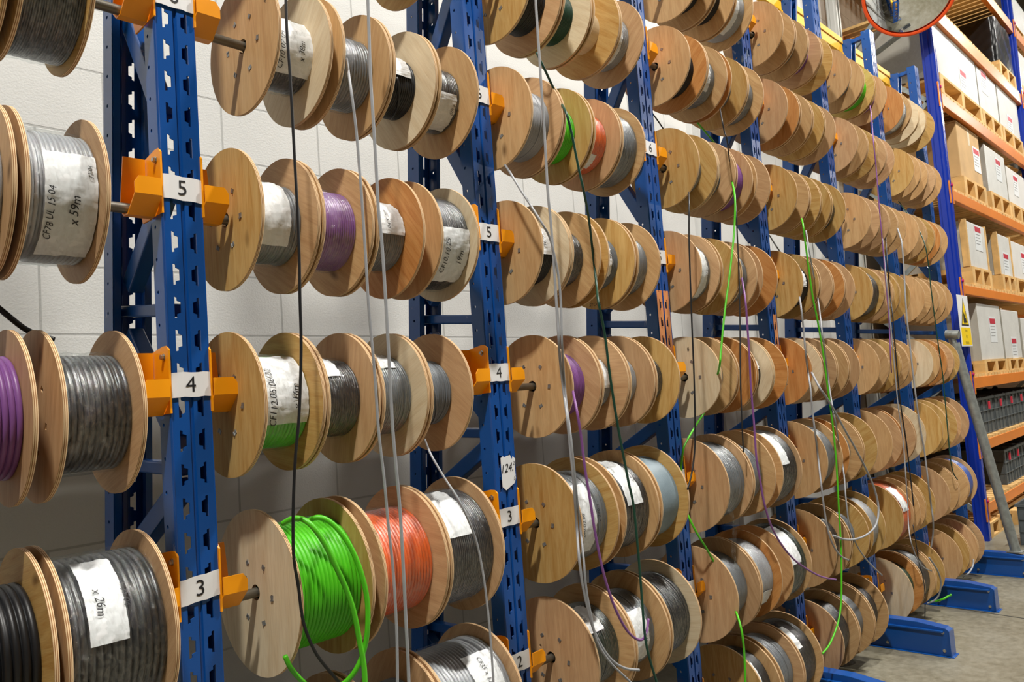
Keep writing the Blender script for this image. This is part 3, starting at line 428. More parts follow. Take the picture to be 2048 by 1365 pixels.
def brace(mb, x, ya, za, yb, zb, w=.034, t=.026):
    a = Vector((x, ya, za)); b = Vector((x, yb, zb)); d = (b-a).normalized(); n = Vector((0, -d.z, d.y)); X = Vector((1, 0, 0))
    q = []
    for p in (a, b):
        for sx, sn in ((-1, -1), (1, -1), (1, 1), (-1, 1)): q.append(p+X*(sx*t/2)+n*(sn*w/2))
    mb.add(q, [(0, 1, 2, 3), (7, 6, 5, 4), (0, 4, 5, 1), (1, 5, 6, 2), (2, 6, 7, 3), (3, 7, 4, 0)])
def foot_mesh():
    mb = MB(); h = .166; y0, y1 = -.375, .56
    top = [(y0+.004, 0), (y1, 0), (y1, h), (y0+.16, h), (y0+.02, h-.018), (y0+.004, h-.03)]
    mb.prism([(y, z) for y, z in top], 'x', -.078, -.012)
    for s in (0, 1):
        X = (-.096, -.078) if s == 0 else (-.012, .006)
        mb.prism([(y0+.03, h-.040), (y1, h-.040), (y1, h-.030), (y0+.03, h-.030)], 'x', *X)       # side ledge
        mb.prism([(y0+.004, 0), (y1, 0), (y1, .004), (y0+.004, .004)], 'x', *X)                    # bottom lip
    mb.box(-.088, -.002, y0, y0+.005, .0, h-.028)                                                 # end plate
    mb.prism([(y0-.014, 0), (y0+.03, 0), (y0+.03, .004), (y0-.014, .004)], 'x', -.09, 0)
    return mb.mesh('base_beam', [BLUE])
FOOT = foot_mesh()
def hexbolt(r=.006, h=.008):
    mb = MB(); mb.lathe_x([(0, 0.0001), (0, r*1.5), (.0015, r*1.5), (.0015, r), (h, r*.95), (h, .0001)], 6); return mb.mesh('bolt', [ZINC])
BOLT = hexbolt()
def bracket_mesh(side):
    """cradle for a spool rod: lip, sloping trough, back plate, side plate. side=+1 reaches to +X"""
    mb = MB(); xi, xo = (.003, .060) if side > 0 else (-.093-.003+.0, -.154)
    prof = [(-.0125, .062), (-.0125, .048), (-.0125, .024), (.030, -.014), (.052, -.014), (.072, .006), (.072, .126)]
    vs = []; n = len(prof)
    for j, (y, z) in enumerate(prof):
        e = xo if j not in (0, n-1) else xo-(.010 if side > 0 else -.010)
        vs += [(xi, y, z), (e, y, z)]
    mb.add(vs, [(2*i, 2*i+1, 2*i+3, 2*i+2) for i in range(n-1)])
    X = .001 if side > 0 else -.092
    side_poly = [(-.006, -.012), (.10, -.016), (.112, .02), (.112, .115), (.104, .122), (.022, .136), (.004, .136), (-.006, .126)]
    mb.add([(X, y, z) for y, z in side_poly], [tuple(range(len(side_poly)))])
    return mb.mesh('rod_bracket', [AMBER])
BRK = {1: bracket_mesh(1), -1: bracket_mesh(-1)}
PAPERNUM = {0: [3, 4, 5, 6], 1: [2, 3, 4, 5, 6], 2: [2, 3, 4, 5, 6]}
rows_for = {0: [3, 4, 5, 6, 7, 8], 1: [2, 3, 4, 5, 6, 7, 8], 2: [1, 2, 3, 4, 5, 6, 7, 8], 3: [1, 2, 3, 4, 5, 6, 7, 8], 4: list(range(1, 9)), 5: list(range(1, 9)), 6: list(range(1, 9))}
flab = ['blue perforated rack upright frame nearest the camera, papers 6, 5, 4 and 3',
        'second blue upright frame, papers 6 to 2 and a torn note taped on',
        'third blue upright frame with scuffed orange paint below the paper 5',
        'fourth blue upright frame, small orange worn patch at mid height',
        'fifth blue upright frame, third from the far end of the spool rack',
        'sixth blue upright frame, last but one, its squared top showing',
        'last blue upright frame of the spool rack, next to the pallet racking']
for i in range(7):
    X = i*B
    fr = empty('upright_frame', (X, 0, 0), flab[i], 'rack frame', 'upright frames of the spool rack')
    put('front_post', POSTP if i == 2 else POSTQ if i == 3 else POST, fr)
    solid(bpy.data.objects[fr.children[0].name], .0028)
    rp = solid(put('rear_post', POSTR, fr, (0, yrear(0), 0)), .0028, 1); rp.rotation_euler = (math.atan(.087), 0, 0)
    bf = bevel(put('base_beam', FOOT, fr), .002)
    if 'bolt': 
        for (y, z) in ((-.34, .03), (-.34, .125), (-.05, .03)):
            for xx in (-.0785,):
                bo = put('bolt', BOLT, bf, (xx, y, z)); bo.rotation_euler = (0, PI, 0)
    br = [((yrear(1.83)-.012, 1.835), (.05, 1.80)), ((yrear(1.45)-.012, 1.45), (.05, 1.44)), ((yrear(1.90)-.06, 1.89), (.06, 2.10)), ((yrear(1.80)-.06, 1.77), (.06, 1.50)),
          ((yrear(1.3)-.04, 1.22), (.06, 1.40)), ((yrear(2.54)-.06, 2.56), (.06, 2.24)), ((yrear(2.6)-.05, 2.62), (.06, 2.92)), ((yrear(3.2)-.05, 3.26), (.06, 2.99)),
          ((.43, .80), (.05, .80)), ((.43, .75), (.06, .45)), ((.43, .85), (.06, 1.14)), ((yrear(3.8)-.015, ZTOP-.035), (.05, ZTOP-.025)), ((yrear(3.4)-.015, 3.42), (.05, 3.44))]
    for (a, za), (b, zb) in br:
        mb = MB(); horiz = abs(za-zb) < .06
        brace(mb, -.045, a, za, b, zb, .03 if horiz else .05, .03 if horiz else .038)
        bevel(mb.obj('brace', BLUE, fr), .004)
    for r in rows_for[i]:
        for s in (-1, 1):
            if s == 1 and i == 6: continue
            bk = solid(put('rod_bracket', BRK[s], fr, (0, 0, ROWZ[r])), .004, 0)
            bo = put('bolt', BOLT, bk, (-.094 if s < 0 else .003, .018, .112))
            if s < 0: bo.rotation_euler = (0, PI, 0)
    for k in PAPERNUM.get(i, []):
        zc = ROWZ[k]+.049; mb = MB(); tl = {(0, 3): .004, (0, 5): -.002}.get((i, k), 0)
        xs = [-.090+.090*j/6 for j in range(7)]; vs = []
        for j, x in enumerate(xs):
            for z in (-.0275, .0275): vs.append((x, -.0022-.0010*abs(math.sin(j*1.3+k)), zc+z+tl*(x+.045)/.045+(.001*math.sin(j*2+k))))
        mb.add(vs, [(2*j, 2*j+2, 2*j+3, 2*j+1) for j in range(6)])
        pl = solid(mb.obj('number_paper', PAPER, fr), .0006, 1)
        flat_text('printed_number', str(k), .034, (-.046+(.0 if k != 3 else .001), -.0042, zc+.001), (1, 0, .05 if tl else 0), (0, 0, 1), pl)
    if i == 1:
        zc = 1.325; out = [(-.066, -.05), (-.05, -.062), (-.03, -.052), (-.012, -.044), (-.004, -.03), (-.006, 0), (-.002, .03), (-.012, .04), (-.016, .03), (-.024, .044), (-.05, .04), (-.056, .043), (-.066, .038)]
        mb = MB(); mb.add([(x, -.003, zc+z) for x, z in out], [tuple(range(len(out)))])
        pl = solid(mb.obj('torn_note', PAPER, fr), .0006, 1)
        flat_text('handwriting', '124.', .026, (-.040, -.0045, zc+.006), (1, 0, .08), (0, 0, 1), pl, INK, .3, .9)
        flat_text('handwriting', '2', .011, (-.010, -.0045, zc+.018), (1, 0, .08), (0, 0, 1), pl, INK, .3)
        flat_text('handwriting', 'S', .012, (-.010, -.0045, zc-.028), (1, 0, .08), (0, 0, 1), pl, INK, .3)

for i in range(2, 6):
    mb = MB(); x0 = i*B+.004; x1 = (i+1)*B-.094; y = yrear(3.83)
    mb.box(x0, x1, y-.006, y+.034, 3.775, 3.885); mb.box(x0, x1, y-.012, y-.006, 3.842, 3.885)
    r_ = bevel(mb.obj('top_tie_beam', YELLOW), .004)
    tag(r_, ['yellow beam joining upper rear posts behind the third full bay', 'yellow beam joining the upper rear posts of the fourth full bay', 'yellow beam between the fifth and sixth upright frames, near the top',
             'yellow beam ending at the last upright frame of the spool rack'][i-2], 'beam', 'yellow tie beams along the top of the spool rack')
    for xx in (x0, x1-.014):
        mb = MB(); mb.box(xx, xx+.014, y-.012, y+.03, 3.70, 3.777); mb.obj('end_hook', YELLOW, r_)

# ------------------------------------------------------------------ spools
BIG, SMALL = .1928, .1710
def flange_mesh(R, detail, pilot):
    """disc with rod hole, six clip slots (and a pilot hole) in the YZ plane, 9 mm thick"""
    import bmesh
    bm = bmesh.new(); T = .009; seg = 96 if detail else 64
    loops = [[(R*math.sin(2*PI*k/seg), R*math.cos(2*PI*k/seg)) for k in range(seg)], [(.0185*math.sin(2*PI*k/20), .0185*math.cos(2*PI*k/20)) for k in range(20)]]
    if detail:
        for k in range(6):
            a = 2*PI*k/6+.46; cy, cz = .074*math.sin(a), .074*math.cos(a); h = .0066
            loops.append([(cy+sy*h*math.cos(a)+sz*h*.8*math.sin(a), cz-sy*h*math.sin(a)+sz*h*.8*math.cos(a)) for sy, sz in ((-1, -1), (1, -1), (1, 1), (-1, 1))])
        if pilot: loops.append([(.044+.0048*math.sin(2*PI*k/10), .03+.0048*math.cos(2*PI*k/10)) for k in range(10)])
    es = []
    for L in loops:
        vs = [bm.verts.new((0, y, z)) for y, z in L]
        es += [bm.edges.new((vs[i], vs[(i+1) % len(vs)])) for i in range(len(vs))]
    bmesh.ops.triangle_fill(bm, use_beauty=True, use_dissolve=False, edges=es)
    bad = []
    for f in bm.faces:
        c = f.calc_center_median()
        if math.hypot(c.y, c.z) < .0175: bad.append(f)
        elif detail:
            for L in loops[2:]:
                cy = sum(p[0] for p in L)/len(L); cz = sum(p[1] for p in L)/len(L)
                if math.hypot(c.y-cy, c.z-cz) < .0046: bad.append(f)
    if bad: bmesh.ops.delete(bm, geom=bad, context='FACES_ONLY')
    geo = bmesh.ops.extrude_face_region(bm, geom=bm.faces[:])
    for e in geo['geom']:
        if isinstance(e, bmesh.types.BMVert): e.co.x += T
    bmesh.ops.recalc_face_normals(bm, faces=bm.faces[:])
    for f in bm.faces:
        if abs(f.normal.x) < .5: f.material_index = 1; f.smooth = len(f.verts) == 4 and math.hypot(f.calc_center_median().y, f.calc_center_median().z) > R*.95
    me = bpy.data.meshes.new('flange'); bm.to_mesh(me); bm.free()
    me.materials.append(W['p']); me.materials.append(EDGE); return me
FL = {(R, d, p): flange_mesh(R, d, p) for R in (BIG, SMALL) for d, p in ((True, True), (True, False), (False, False))}
def flange(parent, x, R, det, pil, w, rot):
    o = put('flange', FL[(R, det, pil)], parent, (x, 0, 0)); o.rotation_euler = (rot, 0, 0)
    o.material_slots[0].link = 'OBJECT'; o.material_slots[0].material = W[w]; return o
_c = MB(); _c.box(-.0010, .006, -.0052, .0060, -.0050, .0046); _c.box(-.0022, 0, -.0066, -.0030, -.0056, .0050); CLIPM = _c.mesh('clip', [CLIP])
def pack_mesh(w, rp, d, n, col, seed, kind, film=False):
    rnd = random.Random(seed); prof = [(.0, .03)]; x = .0; k = max(3, int(w/d)); dd = w/k
    uneven = rnd.uniform(.0, .18) if rnd.random() < .7 else .5
    if col in ('gn', 'or', 'pu', 'bg'): uneven = 0
    for j in range(k):
        r = rp-dd*.5 - (dd*.45*rnd.random()*uneven if kind != 'fine' else 0)
        if rnd.random() < .04 and uneven: r -= dd*.6
        q = 5 if n > 40 else 3
        for t in range(q+1):
            a = PI*t/q; prof.append((x+dd/2-dd/2*math.cos(a)*.98, r+dd/2*math.sin(a)))
        x += dd
    prof.append((w, .03)); mb = MB(); mb.lathe_x(prof, n)
    if kind == 'cross':       # a loose crossing turn lying over the pack
        for q in range(2):
            a0 = rnd.uniform(.2, 2.0); x0 = rnd.uniform(.1, .5)*w; pts = []
            for t in range(17):
                a = a0+1.6*t/16; xx = x0+(w*.35)*(t/16); pts.append((xx, -(rp+d*.35)*math.sin(a), (rp+d*.35)*math.cos(a)))
            mb.tube(pts, d*.5, 8)
    mt = CB[col][1]
    if film:
        if col not in WM: WM[col] = wrapped(mt)
        mt = WM[col]
    return mb.mesh('cable_winding', [mt], True)
_p = {}
def handwriting(name, text, h, r, xc, phi, up, parent, ink=INK):
    vs, fs, w, hh = textmesh(text, .25); k = h/hh; mb = MB(); out = []
    for x, y, _ in vs:
        y2 = y*k+.0012*math.sin(x*3.1+phi); x2 = x*k*.95
        if up: a = phi-x2/r; X = xc-y2
        else: a = phi+x2/r; X = xc+y2
        out.append((X, -r*math.sin(a), r*math.cos(a)))
    mb.add(out, fs); return mb.obj(name, ink, parent)
def paper_on_pack(parent, w, rp, a0, a1, fx0, fx1, seed):
    rnd = random.Random(seed); mb = MB(); n = 26; m = 10; vs = []
    for i in range(n+1):
        a = a0+(a1-a0)*i/n
        for j in range(m+1):
            x = w*(fx0+(fx1-fx0)*j/m)
            r = rp+.0018+.0011*math.sin(i*.9+seed+j*1.7)+.0009*math.sin(i*2.3+j*.8+seed)+rnd.uniform(-.0005, .0005)
            vs.append((x, -r*math.sin(a), r*math.cos(a)))
    k = m+1; mb.add(vs, [(i*k+j, i*k+j+1, (i+1)*k+j+1, (i+1)*k+j) for i in range(n) for j in range(m)])
    return mb.obj('paper_label', PAPER, parent, True)
def film_on_pack(parent, w, rp, seed, n):
    rnd = random.Random(seed); mb = MB(); prof = []; m = 14
    vs = []; N_ = n
    for j in range(m+1):
        x = w*j/m
        for i in range(N_):
            a = 2*PI*i/N_; r = rp+.0044+.0016*math.sin(a*9+seed+j*.9)*math.sin(j*2.1+a*3)+.0008*math.sin(a*23+j)+rnd.uniform(-.0011, .0011)
            if j in (0, m): r -= .003
            vs.append((x, -r*math.sin(a), r*math.cos(a)))
    mb.add(vs, [(j*N_+i, (j+1)*N_+i, (j+1)*N_+(i+1) % N_, j*N_+(i+1) % N_) for j in range(m) for i in range(N_)])
    return mb.obj('plastic_wrap', FILM, parent, True)
# text: (bay,row,index): [(text, height, angle deg from top, x fraction, reads upward)], then paper angle range & x range
LAB = {(0, 5, 3): ([('CF78 UL 15 04', .013, 116, .34, 1), ('x 59m', .017, 112, .66, 1), ('12-04', .009, 78, .88, 1)], 62, 158, .26, .98),
       (0, 3, 3): ([('F-35-04', .012, 56, .62, 0), ('x 26m', .016, 58, .36, 0)], 20, 86, .22, .60),
       (1, 6, 0): ([('CF10 07 04', .015, 104, .36, 1), ('x 38m', .015, 100, .76, 1)], 34, 140, .02, 1),
       (1, 6, 2): ([], 38, 88, .02, .86), (1, 6, 3): ([('02R-6', .010, 122, .82, 1)], 96, 170, .05, .9),
       (1, 5, 0): ([], 20, 132, .03, .78), (1, 5, 2): ([('04 X 30m', .011, 70, .6, 1)], 18, 96, .02, .98),
       (1, 5, 3): ([('CF10.10.25', .017, 116, .34, 1), ('19m', .018, 116, .74, 1)], 82, 152, .18, .98),
       (1, 4, 0): ([('CF112.05.06.02', .017, 84, .32, 1), ('x 16m', .018, 86, .74, 1)], 20, 118, .02, .98),
       (1, 4, 1): ([], 4, 58, .0, .66), (1, 4, 2): ([('x', .008, 26, .3, 1)], 0, 50, .0, .8),
       (1, 3, 2): ([('CF9.050.01', .015, 38, .62, 0), ('x 25m', .012, 26, .3, 0)], 8, 72, .02, .62),
       (1, 2, 2): ([('CF35 x 12', .014, 50, .7, 0)], 30, 80, .5, .9),
       (2, 7, 3): ([('CF130.02', .011, 128, .5, 1)], 80, 165, .02, .66),
       (2, 6, 2): ([], 128, 160, .05, .7),
       (2, 5, 0): ([('25.04', .016, 70, .66, 0)], 30, 98, .02, .98), (2, 5, 2): ([('29m', .017, 84, .68, 1), ('CF.10', .012, 100, .26, 1)], 36, 128, .02, .72),
       (2, 4, 1): ([('x', .012, 64, .5, 0)], 20, 102, .02, .9),
       (2, 3, 0): ([('CF240.02.03', .015, 98, .28, 1), ('x 210m', .014, 84, .72, 1)], 42, 132, .04, .66),
       (2, 3, 1): ([('CF20 01 2', .012, 44, .72, 0), ('x 70m', .011, 32, .4, 0)], 4, 84, .30, .78),
       (2, 2, 0): ([('CF9 30', .011, 32, .4, 0)], 10, 58, .0, .72), (2, 2, 1): ([('CF 9.07', .012, 100, .3, 0), ('x 18m', .012, 96, .7, 0)], 50, 128, .1, .8),
       (3, 8, 2): ([('12 04', .009, 130, .3, 1)], 90, 165, .02, .6), (3, 7, 1): ([('x 30', .010, 112, .4, 1)], 60, 132, .05, .7),
       (3, 5, 0): ([('CF x 40m', .014, 104, .4, 1), ('24.05', .013, 96, .72, 1)], 40, 148, .04, .8),
       (3, 4, 2): ([], 44, 82, .0, .9), (3, 3, 2): ([], 22, 82, .1, .56), (3, 2, 1): ([], 106, 132, .1, .9), (3, 2, 2): ([], 14, 84, .1, .7),
       (3, 1, 0): ([], 40, 84, .1, .5), (3, 1, 2): ([], 20, 62, .05, .5), (4, 5, 0): ([], 60, 100, .1, .8), (4, 3, 1): ([], 40, 66, .1, .5), (4, 1, 0): ([], 52, 112, .02, .4),
       (4, 1, 2): ([], 40, 86, .05, .5), (5, 7, 1): ([], 100, 124, .1, .8), (5, 2, 0): ([], 30, 82, .25, .8), (6, 8, 0): ([], 70, 160, .1, .7), (6, 7, 2): ([], 70, 140, .1, .8),
       (6, 5, 0): ([], 60, 110, .1, .8), (6, 4, 3): ([], 60, 120, .05, .5), (6, 2, 1): ([], 40, 90, .1, .8), (6, 1, 2): ([], 20, 72, .1, .8)}
ROWN = {1: 'lowest row', 2: 'second row up', 3: 'third row up', 4: 'fourth row up', 5: 'fifth row up', 6: 'sixth row up', 7: 'seventh row up', 8: 'eighth row up'}
BAYN = ['bay at the left edge', 'first full bay', 'second full bay', 'third full bay', 'fourth full bay', 'fifth full bay', 'last bay']
NMD = {'lg': .0072, 'gy': .0068, 'bg': .004, 'dk': .0068, 'bk': .0078, 'gn': .009, 'dg': .006, 'dd': .007, 'pu': .0066, 'or': .0078, 'bl': .007, 'wd': .05}
DOV = {(0, 6, 3): .0045, (0, 5, 3): .0085, (0, 5, 2): .008, (0, 4, 3): .0105, (0, 4, 2): .0105, (0, 3, 2): .014, (0, 3, 3): .0125, (1, 4, 3): .0052, (1, 3, 0): .0108, (1, 3, 1): .0098, (1, 6, 1): .0085, (2, 6, 0): .0055,
       (2, 2, 2): .0068, (1, 2, 2): .011, (3, 3, 2): .012, (3, 3, 0): .010}
SPX = {}
# rows above the frame and the rest of the nearest bay: the same kind of spools, they shade what hangs below
for r_ in (3, 4, 5, 6): SPOOLS[(0, r_)] = [(.05, .225, 'gy', .11, '', 'p', 'b')] + ([(.24, .41, 'dk', .11, '', 'b', 'p')] if r_ != 6 else [(.24, .405, 'gy', .1, '', 'b', 'b'), (.42, .575, 'gy', .1, '', 'p', 'y')]) + SPOOLS[(0, r_)]
for b_, r_ in ((0, 7), (0, 8), (1, 8), (2, 8)):
    SPOOLS[(b_, r_)] = [(.07+.16*k, .225+.16*k, ('gy', 'dk', 'lg', 'gy')[k], .1, '', 'pbyb'[k], 'bppb'[k]) for k in range(4)]
for (b, r), lst in SPOOLS.items():
    R = BIG if r <= 3 else SMALL; n = len(lst); det_n = 72 if b <= 2 else 56 if b == 3 else 36
    for i, (x0, x1, col, rp, fl, w1, w2) in enumerate(lst):
        X = (b-1)*B+x0; wd = x1-x0; seed = b*100+r*10+i; rnd = random.Random(seed)
        pos = ['first', 'second', 'third', 'fourth'][i] if b else ['rightmost', 'second from right', 'third from right', 'fourth from right'][n-1-i]
        cn = CB[col][0]; ex = ' wrapped' if 'w' in fl else ''; lb = ' labelled' if 'l' in fl else ''
        if b == 0: lab = '%s in the leftmost bay, %s: spool of%s %s cable' % (pos, ROWN[r], ex, cn)
        else: lab = '%s spool from left in %s, %s, holding%s %s cable' % (pos, BAYN[b], ROWN[r], ex, cn)
        if b >= 3 and col == 'gy' and rp <= .1001 and not fl:      # its cable hides behind the flange
            lab = '%s spool from left in %s, %s, %s plywood face' % (pos, BAYN[b], ROWN[r], {'p': 'pinkish', 'b': 'beige', 'y': 'yellowish', 'o': 'orange', 'l': 'pale'}[w1])
        s = empty('cable_spool', (X, Y0, ROWZ[r]), lab, 'cable spool', 'plywood cable spools on the rack rods')
        first = (i == 0 and b > 0)
        rot = 0 if first else rnd.uniform(0, 6.28)
        f1 = flange(s, 0, R, first or b <= 1, first and (b+r) % 2 == 0, w1, rot)
        f2 = flange(s, wd-.009, R, False, False, w2, rnd.uniform(0, 6.28))
        if first:
            for k in range(6):
                a = 2*PI*k/6+.46; c = put('clip', CLIPM, s, (0, -.074*-math.sin(a), .074*math.cos(a))); c.rotation_euler = (-a+rnd.uniform(-.3, .3), 0, 0)
        T = .009; pw = wd-2*T
        if col == 'wd':
            mb = MB(); mb.lathe_x([(0, rp), (pw, rp)], 60); mb.obj('core_drum', W['l'], s, True, (T, 0, 0))
        else:
            d = DOV.get((b, r, i), NMD[col])
            put('cable_winding', pack_mesh(pw, rp, d, det_n, col, seed, 'cross' if (rnd.random() < .3 and b < 4 and 'w' not in fl and r < 7) else '', 'w' in fl), s, (T, 0, 0))
            if 'w' in fl:
                q = film_on_pack(s, pw, rp, seed, 110 if b < 4 else 50); q.location = (T, 0, 0)
        L = LAB.get((b, r, i))
        if L:
            txt, a0, a1, fx0, fx1 = L
            pl = paper_on_pack(s, pw, rp+.0016, math.radians(a0), math.radians(a1), fx0, fx1, seed); pl.location = (T, 0, 0)
            for t_, h, ph, fx, up in txt:
                handwriting('handwriting', t_, h, rp+.0062, pw*fx, math.radians(ph), up, pl)
        SPX[(b, r, i)] = s
# pen marks on a few flanges
def mark(b, r, i, text, y, z, h, ang, front=True):
    s = SPX[(b, r, i)]; x = -.0006 if front else SPOOLS[(b, r)][i][1]-SPOOLS[(b, r)][i][0]-.0096
    c, n_ = math.cos(ang), math.sin(ang)
    flat_text('pen_writing', text, h, (x, y, z), (0, -c, n_), (0, n_, c), s, INK, .25)
mark(2, 5, 2, 'STOCK', .02, -.150, .012, 0, False)
mark(1, 6, 0, 'de', -.10, .105, .012, 1.2); mark(1, 6, 0, '5.', -.118, .07, .010, 1.2)
mark(4, 6, 3, '35032', .035, -.135, .013, 1.3)
mark(3, 4, 0, '8', -.03, .115, .016, .4)
mark(3, 4, 2, '004', -.01, .125, .016, 0)

# rods that carry the spools
rods = [(b, r) for (b, r) in SPOOLS]
for b, r in rods:
    mb = MB(); x0 = (b-1)*B+.022; x1 = b*B-.112
    mb.lathe_x([(x0, .0085), (x0, .0115), (x1, .0115), (x1, .0085)], 20, closed=True)
    o = mb.obj('spool_rod', ROD, None, False, (0, Y0, ROWZ[r])); edgesmooth(o.data)
    tag(o, 'steel rod carrying the spools of the %s, %s' % (BAYN[b], ROWN[r]), 'rod', 'steel rods resting in the brackets')
    st = MB()

# loose cable tails
for i, (lab, col, rad, P) in enumerate(CABLES):
    mb = MB(); mb.tube(smoothpts(P, 5), rad, 10); o = mb.obj('loose_cable', CB[col][1], None, True)
    tag(o, lab, 'cable', 'loose cable ends hanging from the spools')
# strip of torn film hanging from a spool
mb = MB(); vs = []
for j in range(15):
    t_ = j/14; z = 1.09-.27*t_; x = 2.0+.008*math.sin(t_*5)
    for k in range(4):
        vs.append((x+.008*(k-1.5)*(1+.4*math.sin(t_*9)), -.17+.008*math.sin(k*2+t_*11), z))
mb.add(vs, [(j*4+k, j*4+k+1, j*4+k+5, j*4+k+4) for j in range(14) for k in range(3)])
tag(mb.obj('torn_film', FILM, None, True), 'strip of torn clear film dangling between two spools of the third full bay', 'plastic film')
# ------------------------------------------------------------------ guard pole, sign, mirror
def cyl_between(mb, a, b, r, n=24, mi=0): mb.tube([a, b], r, n, True, mi)
gp = empty('guard_pole', (5.86, -.29, .17), 'leaning galvanised steel pole standing on the last blue base beam', 'pole')
mb = MB(); cyl_between(mb, (0, 0, 0), (-.04, .235, 1.54), .034); o = mb.obj('tube', STEEL, gp, True); edgesmooth(o.data)
mb = MB(); cyl_between(mb, (-.04, .235, 1.54), (-.042, .25, 1.60), .018); mb.tube([(-.042, .20, 1.60), (-.042, .29, 1.61)], .034, 20); o = mb.obj('clamp', STEEL, gp); edgesmooth(o.data)
mb = MB(); mb.box(-.05, .05, -.05, .05, -.003, .004); mb.obj('foot_plate', STEEL, gp)

sg = empty('warning_sign', (6.93, .128, 1.70), 'yellow and white fork lift warning sign on the near pallet rack upright', 'sign')
mb = MB(); mb.box(-.165, .165, -.003, .003, 0, .45); bevel(mb.obj('sign_board', PAPER, sg), .002)
mb = MB(); tri = [(-.118, .182), (.118, .182), (0, .425)]; mb.prism(tri, 'y', -.0045, -.003); mb.obj('triangle_border', INK, sg)
mb = MB(); mb.prism([(-.098, .193), (.098, .193), (0, .400)], 'y', -.006, -.0044); mb.obj('triangle_field', YSIGN, sg)
mb = MB()
for poly in ([(-.05, .215), (.02, .215), (.02, .245), (-.005, .25), (-.015, .285), (-.04, .285), (-.05, .245)], [(.026, .212), (.034, .212), (.034, .31), (.026, .31)], [(.034, .212), (.07, .212), (.07, .219), (.034, .219)],
             [(-.035, .26), (-.02, .26), (-.022, .30), (-.032, .30)]): mb.prism(poly, 'y', -.0075, -.006)
for cx in (-.035, .008): mb.prism([(cx+.012*math.cos(2*PI*k/12), .213+.012*math.sin(2*PI*k/12)) for k in range(12)], 'y', -.0078, -.006)
mb.obj('fork_lift_pictogram', INK, sg)
mb = MB(); mb.box(-.150, .150, -.0045, -.003, .012, .165); mb.obj('text_panel', YSIGN, sg)
for k, tx in enumerate(('Fork', 'lift', 'trucks')): flat_text('lettering', tx, .030, (0, -.0048, .140-.052*k), (1, 0, 0), (0, 0, 1), sg)

def convex(name, P, look, r, label):
    m = empty(name, P, label, 'mirror'); z = (Vector(look)-Vector(P)).normalized(); a = Vector((0, 0, 1)).cross(z).normalized(); bb = z.cross(a)
    def lathe(prof, n=64):
        vs = []; fs = []
        for h, rr in prof:
            for k in range(n): vs.append(z*h+a*(rr*math.cos(2*PI*k/n))+bb*(rr*math.sin(2*PI*k/n)))
        for i in range(len(prof)-1):
            for k in range(n): fs.append((i*n+k, i*n+(k+1) % n, (i+1)*n+(k+1) % n, (i+1)*n+k))
        return vs, fs
    mb = MB(); v, f = lathe([(.10*(1-(q/12)**2), r*.95*max(q/12, .001)) for q in range(13)][::-1]); mb.add(v, f); mb.obj('mirror_dome', MIRROR, m, True)
    mb = MB(); v, f = lathe([(-.02, r*.9), (-.02, r), (.012, r*1.02), (.022, r), (.012, r*.945)]); mb.add(v, f); mb.obj('rim', RIM, m, True)
    mb = MB(); v, f = lathe([(-.05, .001), (-.05, r*.5), (-.02, r*.92)]); mb.add(v, f); mb.obj('back_shell', DPLASTIC, m, True)
    return m, z
MP = Vector((6.55, .17, 4.83))
mir, mz = convex('convex_mirror', MP, (1.5, -2.6, 1.2), .385, 'round convex mirror with an orange rim high beside the pallet racking')
mb = MB(); mb.tube([(.35, .47, -.34), (.42, .15, -.17), (.06, .04, .04)], .026, 4); mb.obj('support_arm', STEEL, mir)

# ------------------------------------------------------------------ pallet racking
YF, YR = .15, 1.06
LV = [(.215, .302), (.761, .851), (1.323, 1.422), (2.180, 2.262), (3.043, 3.137), (3.933, 4.051), (4.776, 4.917), (5.72, 5.84)]
def rack_upright_post(rear):
    mb = MB(); s = -1 if rear else 1; y = YR if rear else YF
    z1 = 6.9
    f = lambda u, z: (u, y, z)
    prof = [(-.016, -.0435, -.0365), (-.012, -.046, -.034), (.008, -.046, -.034), (.016, -.042, -.038)]
    strip(mb, f, -.09, -.02, [(d, l, r) for d, l, r in prof], .0, z1, .05, .095)
    q = lambda pts: mb.add([(x, yy, z) for z in (0, z1) for x, yy in pts], [(i, i+1, len(pts)+i+1, len(pts)+i) for i in range(len(pts)-1)])
    q([(-.09, y), (-.105, y+s*.012), (-.105, y+s*.10), (-.08, y+s*.10)]); q([(-.02, y), (-.0, y+s*.012), (0, y+s*.10), (-.025, y+s*.10)])
    q([(-.105, y+s*.03), (-.112, y+s*.04), (-.112, y+s*.075), (-.105, y+s*.085)])
    return mb
RU = [rack_upright_post(False).mesh('rack_post', [BLUE2]), rack_upright_post(True).mesh('rack_post_rear', [PALEP])]
for k, X in enumerate((7.12, 11.05, 14.98)):
    fr = empty('pallet_rack_upright', (X, 0, 0), ['tall royal blue pallet rack upright just past the spool rack, with slotted face', 'royal blue pallet rack upright at the right edge, between two bays of wrapped loads',
                                                  'farthest royal blue pallet rack upright, beyond the right edge'][k], 'rack frame', 'royal blue pallet rack uprights')
    solid(put('front_post', RU[0], fr), .003); solid(put('rear_post', RU[1], fr), .003, 1)
    zz = .25; up = True
    while zz < 6.4:
        mb = MB(); a, b_ = (YF+.10, YR-.10) if up else (YR-.10, YF+.10)
        brace(mb, -.05, a, zz, b_, zz+.62, .042, .03); mb.obj('lattice_brace', STEEL, fr); zz += .62; up = not up
    for z0, z1 in LV:
        mb = MB()
        for sx in (-1, 1):
            xx = -.1 if sx < 0 else -.012
            mb.box(xx-.005, xx+.014, YF-.006, YF+.004, z0-.05, z1+.06)
        mb.obj('safety_hook', ORANGE, fr)
        mb = MB(); mb.tube([(-.02, YF-.012, z1+.03), (-.02, YF+.002, z1+.03)], .012, 10); mb.obj('locking_pin', PINK, fr)
